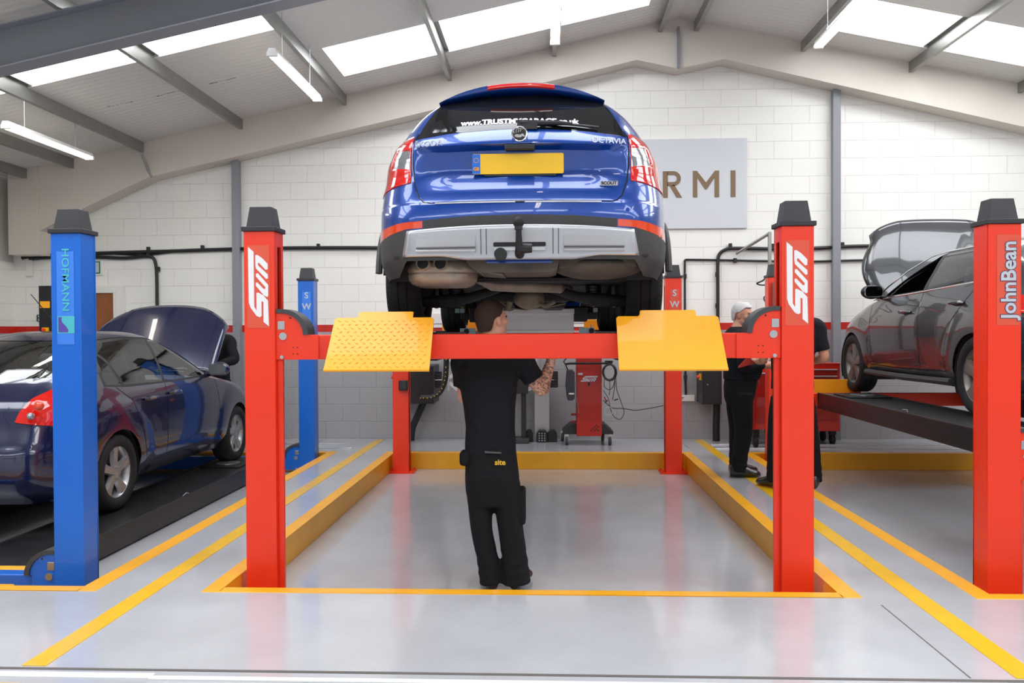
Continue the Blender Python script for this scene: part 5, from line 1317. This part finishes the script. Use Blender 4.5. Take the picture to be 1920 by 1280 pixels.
for s in (-1,1):
    MB().box(-.15+s*.46-.10,-.15+s*.46+.10,6.74,6.96,1.50,1.56).build('extension_arm',M['blk'],t,bev=.006)
# ---- engine analyser trolley
t=empty('analyser_trolley',(.50,10.2,0),'red diagnostic trolley on black wheeled base by grey wall','trolley')
mb=MB(); mb.prism([(.19,.13),(.81,.13),(.81,.165),(.71,.255),(.29,.255),(.19,.165)],'y',10.12,10.5); mb.build('base',M['capblk'],t,bev=.012)
MB().box(.355,.665,10.05,10.30,.115,1.08).build('column',mat('trolley_red',(176,32,18),.4,coat=.2),t,bev=.008)
MB().box(.358,.662,10.045,10.052,.118,.29).build('lower_panel',mat('trolley_red_lower',(190,38,22),.4),t,bev=.002)
for (x,y) in ((.235,10.10),(.765,10.10),(.19,10.46),(.70,10.46)):
    mb=MB(); mb.lathe([(.012,-.016),(.052,-.018),(.056,-.008),(.056,.008),(.052,.018),(.012,.016)],(x,y,.056),'x',24); c=mb.build('castor',M['rub2'],t,smooth=True,ang=50)
    mb=MB(); mb.box(x-.024,x+.024,y-.02,y+.02,.10,.135); mb.box(x-.026,x-.020,y-.018,y+.018,.045,.11); mb.box(x+.020,x+.026,y-.018,y+.018,.045,.11); mb.build('castor_fork',M['steel'],c)
mb=MB(); mb.tube([(.22,10.00,1.0),(.27,10.0,1.008),(.74,10.0,1.01)],.014,10); mb.tube([(.22,10.0,1.0),(.20,10.02,1.03),(.25,10.1,1.09),(.355,10.15,1.1)],.009,8); mb.tube([(.22,10.0,1.0),(.25,10.05,.93),(.28,10.1,.9)],.007,8); mb.build('push_handle',M['blk'],t,smooth=True)
mb=MB(); mb.prism([(.235,.93),(.31,.93),(.335,.90),(.335,.58),(.31,.555),(.25,.555),(.235,.60),(.22,.75)],'y',10.0,10.10); mb.build('handheld_unit',mat('charcoal_plastic',(58,60,68),.4),t,bev=.01)
MB().box(.262,.325,9.996,10.0,.63,.65).build('unit_label',M['wht'],t)
mb=MB(); mb.tube([(.352,10.03,.80),(.352,10.03,.60),(.37,10.02,.50),(.382,10.02,.40)],.005,6); mb.build('probe',M['steel'],t,smooth=True)
for z in (.375,.285): MB().box(.29,.352,10.10,10.16,z-.012,z+.012).build('hose_port',M['red2'],t,bev=.004)
MB().box(.375,.432,10.044,10.05,.865,.89).build('type_label',M['pgrey'],t)
# logo: horizontal reading version of the same mark
def fl(px,py): 
    u=(1155-py)/910; v=(408-px)/243; return (.405+u*.215,.782+v*.072)
sun_mb(fl,10.045).build('logo',M['pgrey'],t)
for k,(a,b_) in enumerate([(0,0),(1,1),(2,2),(2,0),(3,1),(3,3),(4,2),(4,0)]):
    x=.532+a*.022; z=.186+b_*.022; mb=MB(); mb.prism([(x,z-.011),(x+.011,z),(x,z+.011),(x-.011,z)],'y',10.042,10.0455); mb.build('chequer',M['blk'],t)
MB().box(.497,.52,10.043,10.05,.735,.775).build('socket',M['blk'],t)
# coil of test leads hanging on the handle
t2=empty('test_lead_coil',(.75,10.02,.80),'coil of black test leads hanging from the red trolley handle','cable')
mb=MB()
for q in range(9):
    r1=.075+.006*random.random(); r2_=.092+.008*random.random(); dy=.012*q-.05; ox=random.uniform(-.008,.008)
    mb.tube([(.755+ox+r1*math.cos(2*PI*k/24),10.0+dy*.8,.90+r2_*math.sin(2*PI*k/24)) for k in range(25)],.010,6,cap=False)
mb.build('coil',M['cable'],t2,smooth=True)
mb=MB(); mb.tube([(.70,10.02,1.02),(.80,10.02,1.03)],.010,8); mb.box(.70,.79,10.0,10.04,1.0,1.04); mb.build('hook',M['cable'],t2)
for pts in ([(.70,10.0,.86),(.69,10,.74),(.72,10,.70),(.76,10,.69),(.80,10,.73),(.82,10,.82)],[(.83,10,.86),(.84,10,.70),(.89,10,.55),(.93,10,.42),(.90,10,.34),(.86,10,.33),(.80,10,.37),(.76,10,.48),(.74,10,.58),(.68,10,.68)],[(.75,10,.82),(.76,10,.72),(.75,10,.62)],[(.82,10,.82),(.81,10,.68),(.79,10,.56)]):
    P,_=interp(pts,[0]*len(pts),5); MB().tube(P,.0045,6).build('lead',M['cable'],t2,smooth=True)
P,_=interp([(.68,10.0,.56),(.74,10.0,.50),(.80,10.05,.46),(.95,10.3,.43),(1.12,10.5,.39),(1.28,10.6,.40),(1.5,10.64,.44),(1.76,10.66,.54)],[0]*8,6)
MB().tube(P,.005,6).build('mains_lead',M['cable'],t2,smooth=True)
pts=[(.745+.05*math.cos(a),9.995,.43+.05*math.sin(a)) for a in [2*PI*k/20 for k in range(21)]]
MB().tube(pts,.0035,5,cap=False).build('clear_hose_loop',M['pgrey'],t2,smooth=True)
for (x0,z0,x1,z1,mm) in ((.81,.56,.86,.575,'cable'),(.69,.60,.72,.54,'red2'),(.70,.53,.73,.56,'cable')): MB().tube([(x0,9.995,z0),(x1,9.995,z1)],.008,6).build('clip',M[mm],t2,smooth=True)
# ---- wheel alignment rack: silver column, clamps
t=empty('alignment_rack',(-.07,10.45,0),'silver column rack holding wheel alignment clamps against grey wall','rack')
mb=MB()
mb.box(-.165,.025,10.48,10.56,.0,1.05)
for x in (-.155,-.11,-.07,-.03,.012): mb.box(x-.008,x+.008,10.465,10.48,.0,1.05)
mb.build('column',mat('anodised_aluminium',(196,198,202),.35,metal=.6),t,bev=.002)
for x,w_ in ((-.235,.05),(.06,.06)):
    mb=MB(); mb.prism([(x-w_,0),(x+w_,0),(x+w_,.10),(x+w_*.5,.15),(x-w_*.5,.15),(x-w_,.10)],'y',10.36,10.5); mb.build('foot',M['blk'],t,bev=.008)
mb=MB(); mb.prism([(-.14,0),(0,0),(0,.10),(-.03,.15),(-.11,.15),(-.14,.10)],'y',10.33,10.46); ft=mb.build('foot',M['blk'],t,bev=.006)
mb=MB()
for i in range(4):
    for k in range(3): mb.lathe([(.008,10.322),(.008,10.33)],(-.105+.035*k,0,.025+.03*i),'y',8)
mb.build('foot_grip',M['steel'],ft)
for s,cx in ((1,-1.25),(-1,-.115)):
    for zc in (.82,1.12):
        c=empty('wheel_clamp',(cx,10.35,zc-.17),{(1,.82):'silver wheel clamp at left of mechanic, lower',(1,1.12):'silver wheel clamp at left of mechanic, upper behind beam',(-1,.82):'silver wheel clamp right of mechanic on column, lower',(-1,1.12):'silver wheel clamp right of mechanic on column, upper'}[(s,zc)],'wheel clamp','wheel alignment clamps')
        if zc>1: zz=[.0]; 
        d=.30 if zc<1 else .30
        z0=zc-.17
        MB().box(cx-.012,cx+.012,10.34,10.36,z0,z0+.30 if zc<1 else z0+.22).build('guide_bar',M['steel'],c,bev=.002)
        for sg,zb in ((1,z0+.055),(-1,z0+.215)):
            if zc>1 and sg<0: continue
            mb=MB(); mb.prism([(cx+s*.012,zb+sg*.06),(cx+s*.012,zb+sg*.02),(cx+s*.10,zb-sg*.055),(cx+s*.14,zb-sg*.055),(cx+s*.14,zb-sg*.01),(cx+s*.115,zb-sg*.005),(cx+s*.03,zb+sg*.06)] if True else [],'y',10.335,10.36)
            mb.build('clamp_arm',mat('cast_silver',(214,216,220),.35,metal=.4),c,bev=.003)
        if zc<1:
            MB().lathe([(.02,10.31),(.02,10.36)],(cx-s*.01,0,zc-.02),'y',14).build('hub',M['steel'],c,smooth=True,ang=50)
            MB().tube([(cx-s*.03,10.33,zc-.025),(cx-s*.20,10.32,zc-.03)],[.011,.006],8).build('spindle',M['steel'],c,smooth=True)
        mb=MB(); xq=cx-s*.17; mb.prism(rrect(xq-.08,xq+.08,zc-.13,zc+.075,.012,3) if zc<1 else rrect(xq-.08,xq+.08,z0+.10,z0+.25,.012,3),'y',10.36,10.40); 
        tg=mb.build('sensor_pad',M['blk'],c)
        mb=MB()
        for i in range(5): zq=zc-.11+.036*i if zc<1 else z0+.115+.025*i; mb.box(xq-.07,xq+.07,10.354,10.36,zq,zq+.008)
        mb.build('pad_rib',M['rub2'],tg)
# rails the left clamps hang from
mb=MB(); mb.box(-1.30,-.10,10.42,10.45,1.14,1.18)
o=recenter(mb.build('hanging_rail',M['capblk'],bev=.004)); tag(o,'black rail behind the mechanic carrying the wheel clamps','rail')
# black monitor stand just right of mechanic
t=empty('monitor_stand',(-.36,10.3,0),'black equipment cabinet on stand hidden behind mechanic','cabinet')
MB().box(-.56,-.24,10.25,10.6,.62,1.02).build('cabinet',M['capblk'],t,bev=.01)
MB().box(-.33,-.27,10.3,10.42,.05,.62).build('leg',M['capblk'],t,bev=.006)
MB().box(-.50,-.23,10.2,10.5,.0,.06).build('foot',M['rub2'],t,bev=.01)
# ---- control cabinets on the wall with isolators
def cabinet(x0,x1,z0,z1,lab,side,duct,y0=10.2):
    t=empty('control_cabinet',((x0+x1)/2,y0+.1,z0),lab,'cabinet','wall control cabinets')
    MB().box(x0,x1,y0,YB-.002,z0,z1).build('body',M['capblk'],t,bev=.006)
    MB().box(x0+.01,x1-.01,y0-.012,y0-.001,z0+.01,z1-.01).build('door',M['blk'],t,bev=.004)
    xs_=x0 if side<0 else x1
    mb=MB(); mb.lathe([(.028,-.02 if side>0 else .02),(.028,0)],(xs_-.0,y0+.10,(z0+z1)/2+.09),'x',16); mb.box(min(xs_,xs_+side*.02),max(xs_,xs_+side*.02),y0+.06,y0+.14,(z0+z1)/2+.05,(z0+z1)/2+.13); q=mb.build('isolator_plate',M['line'],t)
    MB().lathe([(.022,0),(.022,.03)] if side>0 else [(.022,-.05),(.022,0)],(xs_,y0+.10,(z0+z1)/2+.09),'x',14).build('isolator_knob',M['red'],t,smooth=True,ang=50)
    MB().lathe([(.008,y0-.02),(.008,y0-.012)],((x0+x1)/2-.06,0,(z0+z1)/2),'y',10).build('lock',M['steel'],t)
    P,R_=interp(duct,[.045]*len(duct),5); MB().tube(P,.045,10).build('floor_duct',M['cable'],t,smooth=True)
    return t
cabinet(-1.92,-1.42,.50,.98,'black control cabinet on wall behind left rear red post',-1,[(-1.58,10.5,.52),(-1.66,10.5,.35),(-1.74,10.5,.16),(-1.76,10.5,.0)])
cabinet(1.93,2.17,.48,.98,'black control cabinet on wall behind the grey haired man',-1,[(2.15,10.5,.50),(2.14,10.5,.2),(2.14,10.5,.0)],y0=10.3)
t=empty('control_cabinet',(-4.6,10.6,.70),'pale control panel with red knob on wall seen through navy car windows','cabinet','wall control cabinets')
MB().box(-4.75,-4.45,10.55,YB-.002,.70,1.25).build('body',M['pgrey'],t,bev=.006)
MB().lathe([(.05,10.50),(.05,10.55)],(-4.62,0,1.12),'y',18).build('isolator_knob',M['red'],t,smooth=True,ang=50)
# switch on left rear post
t=empty('post_switch_box',(-1.61,9.1,.74),'small black switch box on the left rear red post','switch')
MB().box(-1.66,-1.56,9.09,9.149,.745,.86).build('box',M['blk'],t,bev=.008)
MB().box(-1.645,-1.575,9.084,9.09,.77,.84).build('cover',M['capblk'],t,bev=.004)
# energy chain with yellow dots
t=empty('hose_chain',(-1.35,9.2,.6),'black cable chain with yellow dots hanging beside left rear red post','cable')
pts=[(-1.145,9.3,1.25),(-1.15,9.3,1.0),(-1.165,9.3,.85),(-1.22,9.3,.72),(-1.32,9.3,.655),(-1.44,9.3,.65)]
P,_=interp(pts,[0]*6,6); MB().tube(P,.032,10).build('chain',M['cable'],t,smooth=True)
for i in range(0,len(P),2):
    MB().ell(P[i]+Vector((0,-.032,0)),(.007,.004,.007),8,6).build('dot',M['line'],t)
# ---- red tool cabinets at right
M['tred']=mat('toolbox_red',(196,30,18),.3,coat=.5)
def toolbox(x0,x1,y0,y1,z0,z1,lab,drw,lowp=None):
    t=empty('tool_cabinet',((x0+x1)/2,(y0+y1)/2,0),lab,'tool cabinet','red tool cabinets')
    MB().box(x0,x1,y0,y1,z0,z1).build('body',M['tred'],t,bev=.01)
    MB().box(x0-.004,x1+.004,y0-.004,y1,z1,z1+.02).build('lid',M['tred'],t,bev=.006)
    for (a,b) in drw:
        d=MB().box(x0+.035,x1-.035,y0-.012,y0,a,b).build('drawer',mat('drawer_dark_red',(150,22,14),.35,coat=.3),t,bev=.004)
        MB().box(x0+.045,x1-.045,y0-.03,y0-.012,b-.018,b-.004).build('drawer_handle',M['steel'],d,bev=.003)
    for x in (x0+.07,x1-.07):
        for y in (y0+.08,y1-.08):
            mb=MB(); mb.lathe([(.02,-.02),(.06,-.022),(.066,-.01),(.066,.01),(.06,.022),(.02,.02)],(x,y,.066),'x',22); c=mb.build('castor',M['rub'],t,smooth=True,ang=50)
            MB().box(x-.035,x+.035,y-.04,y+.04,.12,z0).build('castor_fork',M['blk'],c)
    return t
toolbox(2.86,3.55,10.1,10.6,.17,.98,'red tool cabinet with drawers seen right of the right front red post',[(.30,.58),(.60,.76),(.78,.85),(.86,.93)])
toolbox(2.42,2.80,9.85,10.35,.22,.99,'plain red tool cabinet behind grey haired man and hidden person',[(.30,.9)])
# ---- wall fittings: sign, poster, door, cables
ws=empty('wall_sign',(1.9,10.7,2.72),'large pale grey wall sign with brown lettering behind the blue car','sign')
MB().box(1.18,2.575,10.68,YB-.001,2.715,3.87).build('panel',mat('sign_panel_grey',(210,212,216),.5),ws,bev=.002)
mb=MB()
for (a,sx) in (('R',0),('M',0),('I',0)): pass
br=mat('sign_brown',(128,104,76),.5)
def slab(name,polys):
    mb=MB()
    for P in polys: mb.prism(P,'y',10.674,10.68)
    mb.build(name,br,ws)
zb,zt_=3.115,3.455; st=.062
x=1.50
slab('letter_r',[[(x,zb),(x+st,zb),(x+st,zt_),(x,zt_)]]); 
o=[(x+st*.9,zt_),(x+.13,zt_)]+[(x+.135+.095*math.cos(math.radians(a)),zt_-.095+.095*math.sin(math.radians(a))) for a in range(80,-91,-17)]+[(x+st*.9,zt_-.19)]
i_=[(x+st*.9,zt_-.14),(x+.13,zt_-.14)]+[(x+.135+.045*math.cos(math.radians(a)),zt_-.095+.045*math.sin(math.radians(a))) for a in range(-80,91,17)]+[(x+st*.9,zt_-.05)]
slab('letter_r',[o[:2]+o[2:-1]+[o[-1]]+i_,[(x+.085,zb+.15),(x+.145,zb+.165),(x+.245,zb),(x+.175,zb)]])
x=1.885
slab('letter_m',[[(x,zb),(x+.055,zb),(x+.055,zt_-.09),(x+.155,zb+.10),(x+.175,zb+.10),(x+.275,zt_-.09),(x+.275,zb),(x+.333,zb),(x+.333,zt_),(x+.28,zt_),(x+.166,zb+.19),(x+.05,zt_),(x,zt_)]])
x=2.365
slab('letter_i',[[(x,zb),(x+st,zb),(x+st,zt_),(x,zt_)]])
po=empty('wall_poster',(-.45,10.7,1.44),'white and red tools banner on wall seen under the blue car','banner')
MB().box(-1.60,.64,10.69,YB-.001,1.455,1.64).build('panel',mat('banner_white',(226,220,212),.5),po)
MB().box(-1.60,.64,10.686,10.69,1.50,1.512).build('blue_stripe',M['rafter'],po)
ORG[po.name]=Vector((0,0,0))
text('lettering','TOOLS',.085,(-.98,10.684,1.575),M['red'],po,off=.002)
text('lettering','TOOLS',.085,(-1.45,10.684,1.575),M['red'],po,off=.002)
# door in the back wall at left with frame
d=MB().box(-6.05,-5.705,10.66,10.700,.0,1.935).build('door_1',mat('varnished_wood',(150,88,44),.45,noise=.2,nscale=4),bev=.004); struct(d,'brown wooden door in back wall')
mb=MB(); mb.box(-5.705,-5.61,10.64,10.705,0,2.03); mb.box(-6.15,-5.705,10.64,10.705,1.935,2.03); mb.box(-6.15,-6.05,10.64,10.705,0,1.935); mb.box(-5.735,-5.705,10.62,10.70,0,1.96)
struct(mb.build('trim_40',M['white'],bev=.004),'white door frame')
def things_box(name,x0,x1,z0,z1,m,lab,cat,y=10.69,dep=.02):
    o=MB().box(x0,x1,y-dep,YB-.001,z0,z1).build(name,m,bev=.003); return tag(recenter(o),lab,cat)
e=empty('exit_sign',(-6.05,10.68,2.19),'small green framed exit sign above the wooden door','sign')
MB().box(-6.2,-5.90,10.68,YB-.001,2.175,2.37).build('frame',M['white'],e,bev=.004)
MB().box(-6.19,-5.935,10.675,10.68,2.195,2.36).build('green_border',mat('sign_green',(20,120,70),.5),e)
MB().box(-6.18,-5.95,10.672,10.675,2.21,2.345).build('panel',M['pgrey'],e)
e=empty('safety_sign',(-6.75,10.69,1.6),'green and white safety sign on wall above navy car roof','sign')
MB().box(-6.82,-6.60,10.69,YB-.001,1.565,1.655).build('panel',mat('sign_dark_green',(12,72,52),.5),e)
for k in range(3):
    a=-6.80+.07*k; mb=MB(); mb.prism([(a,1.575),(a+.02,1.575),(a+.05,1.645),(a+.03,1.645)],'y',10.687,10.69); mb.prism([(a+.03,1.578),(a+.05,1.578),(a+.02,1.64),(a+.0,1.64)],'y',10.687,10.69); mb.build('pictogram',M['wht'],e)
things_box('alarm_box',-6.95,-6.86,2.17,2.40,M['white'],'small white box on wall at far left beneath the cables','box')
things_box('wall_socket',1.73,1.90,.49,.57,M['white'],'double white socket on grey wall right of the rear red post','socket')
def wcable(lab,pts,r,clips=(),extra=()):
    P,_=interp([(x,10.705-r-.004,z) for x,z in pts],[0]*len(pts),6); t=empty('wall_cable',(P[0].x,10.69,P[0].z),lab,'cable','black cables clipped to the back wall')
    MB().tube(P,r,8).build('sheath',M['cable'],t,smooth=True)
    for (x,z,v) in clips:
        MB().box(x-.02,x+.02,10.66,10.70,z-.03,z+.03).build('clip',M['cable'],t,bev=.004)
wcable('upper black cable along back wall from left corner to the blue car',[(-7.0,2.41),(-6.85,2.44),(-6.4,2.455),(-5.8,2.47),(-5.0,2.485),(-4.4,2.50),(-3.6,2.512),(-2.8,2.51),(-2.3,2.505),(-1.4,2.49)],.024,[(-5.28,2.515,0),(-4.55,2.53,0),(-3.83,2.54,0),(-3.0,2.535,0)])
wcable('lower black cable curving down the wall behind the navy bonnet',[(-6.9,2.40),(-6.5,2.42),(-6.0,2.415),(-5.6,2.40),(-5.32,2.42),(-5.22,2.40),(-5.18,2.30),(-5.17,2.1),(-5.17,1.8),(-5.17,1.5),(-5.17,1.0)],.022,[(-5.28,2.44,0),(-5.15,2.25,0),(-5.15,1.66,0)])
wcable('black cable crossing wall right of blue car then dropping to the socket',[(1.79,.56),(1.785,.9),(1.78,1.4),(1.78,1.9),(1.78,2.26),(1.79,2.31),(1.86,2.315),(2.3,2.305),(2.8,2.29),(3.4,2.28),(4.0,2.29),(5.2,2.30)],.014,[(1.78,2.1,0),(1.785,1.6,0),(2.42,2.30,0),(1.785,.8,0)])
wcable('thick black cable bending down the wall beside the grey haired man',[(2.21,1.0),(2.20,1.4),(2.20,1.9),(2.20,2.25),(2.22,2.38),(2.30,2.44),(2.40,2.455),(2.7,2.45),(3.1,2.44),(3.5,2.45),(4.0,2.47),(5.2,2.47)],.022,[(2.36,2.49,0),(2.19,2.12,0),(2.19,1.72,0),(2.90,2.48,0),(3.78,2.49,0)])
wcable('thin black cable beside the thick one above the navy car',[(-6.6,2.44),(-6.0,2.47),(-5.4,2.44),(-5.0,2.47)],.012)
# strut bracket with drop rod
t=empty('strut_bracket',(2.75,10.4,1.4),'galvanised strut bracket and drop pole on wall left of the right front post','bracket')
MB().tube([(2.42,10.62,2.38),(2.80,10.4,2.62)],.02,6).build('diagonal_strut',M['galv'],t)
MB().box(2.765,2.805,10.38,10.42,1.55,2.63).build('drop_pole',M['galv'],t,bev=.004)
P,_=interp([(2.80,10.36,1.99),(2.68,10.3,1.96),(2.60,10.3,1.98),(2.68,10.3,2.02),(2.75,10.34,2.10)],[0]*5,5); MB().tube(P,.010,6).build('cable_loop',M['cable'],t,smooth=True)
P,_=interp([(2.76,10.34,1.80),(2.70,10.3,1.82),(2.69,10.3,1.78),(2.74,10.33,1.70),(2.70,10.3,1.62),(2.75,10.33,1.56)],[0]*6,4); MB().tube(P,.008,6).build('cable_loop',M['cable'],t,smooth=True)
# tall control box on the right lift's rear post
t=empty('post_control_box',(2.62,9.05,1.4),'black and grey control box on rear post behind right front red post','control box')
MB().box(2.512,2.70,9.02,9.14,1.25,1.93).build('box',M['capblk'],t,bev=.006)
MB().box(2.475,2.51,9.02,9.14,1.25,1.93).build('side_plate',M['galv'],t,bev=.003)
# things at the far right edge beyond the right post
# ------------------------------------------------------------------ light
w=bpy.data.worlds.new('world'); scene.world=w; w.use_nodes=True
bg=w.node_tree.nodes['Background']; bg.inputs[0].default_value=(.93,.96,1,1); bg.inputs[1].default_value=1.1
vs=scene.view_settings; vs.view_transform='Standard'; vs.look='None'; vs.gamma=1; vs.use_curve_mapping=False; vs.exposure=EXPO
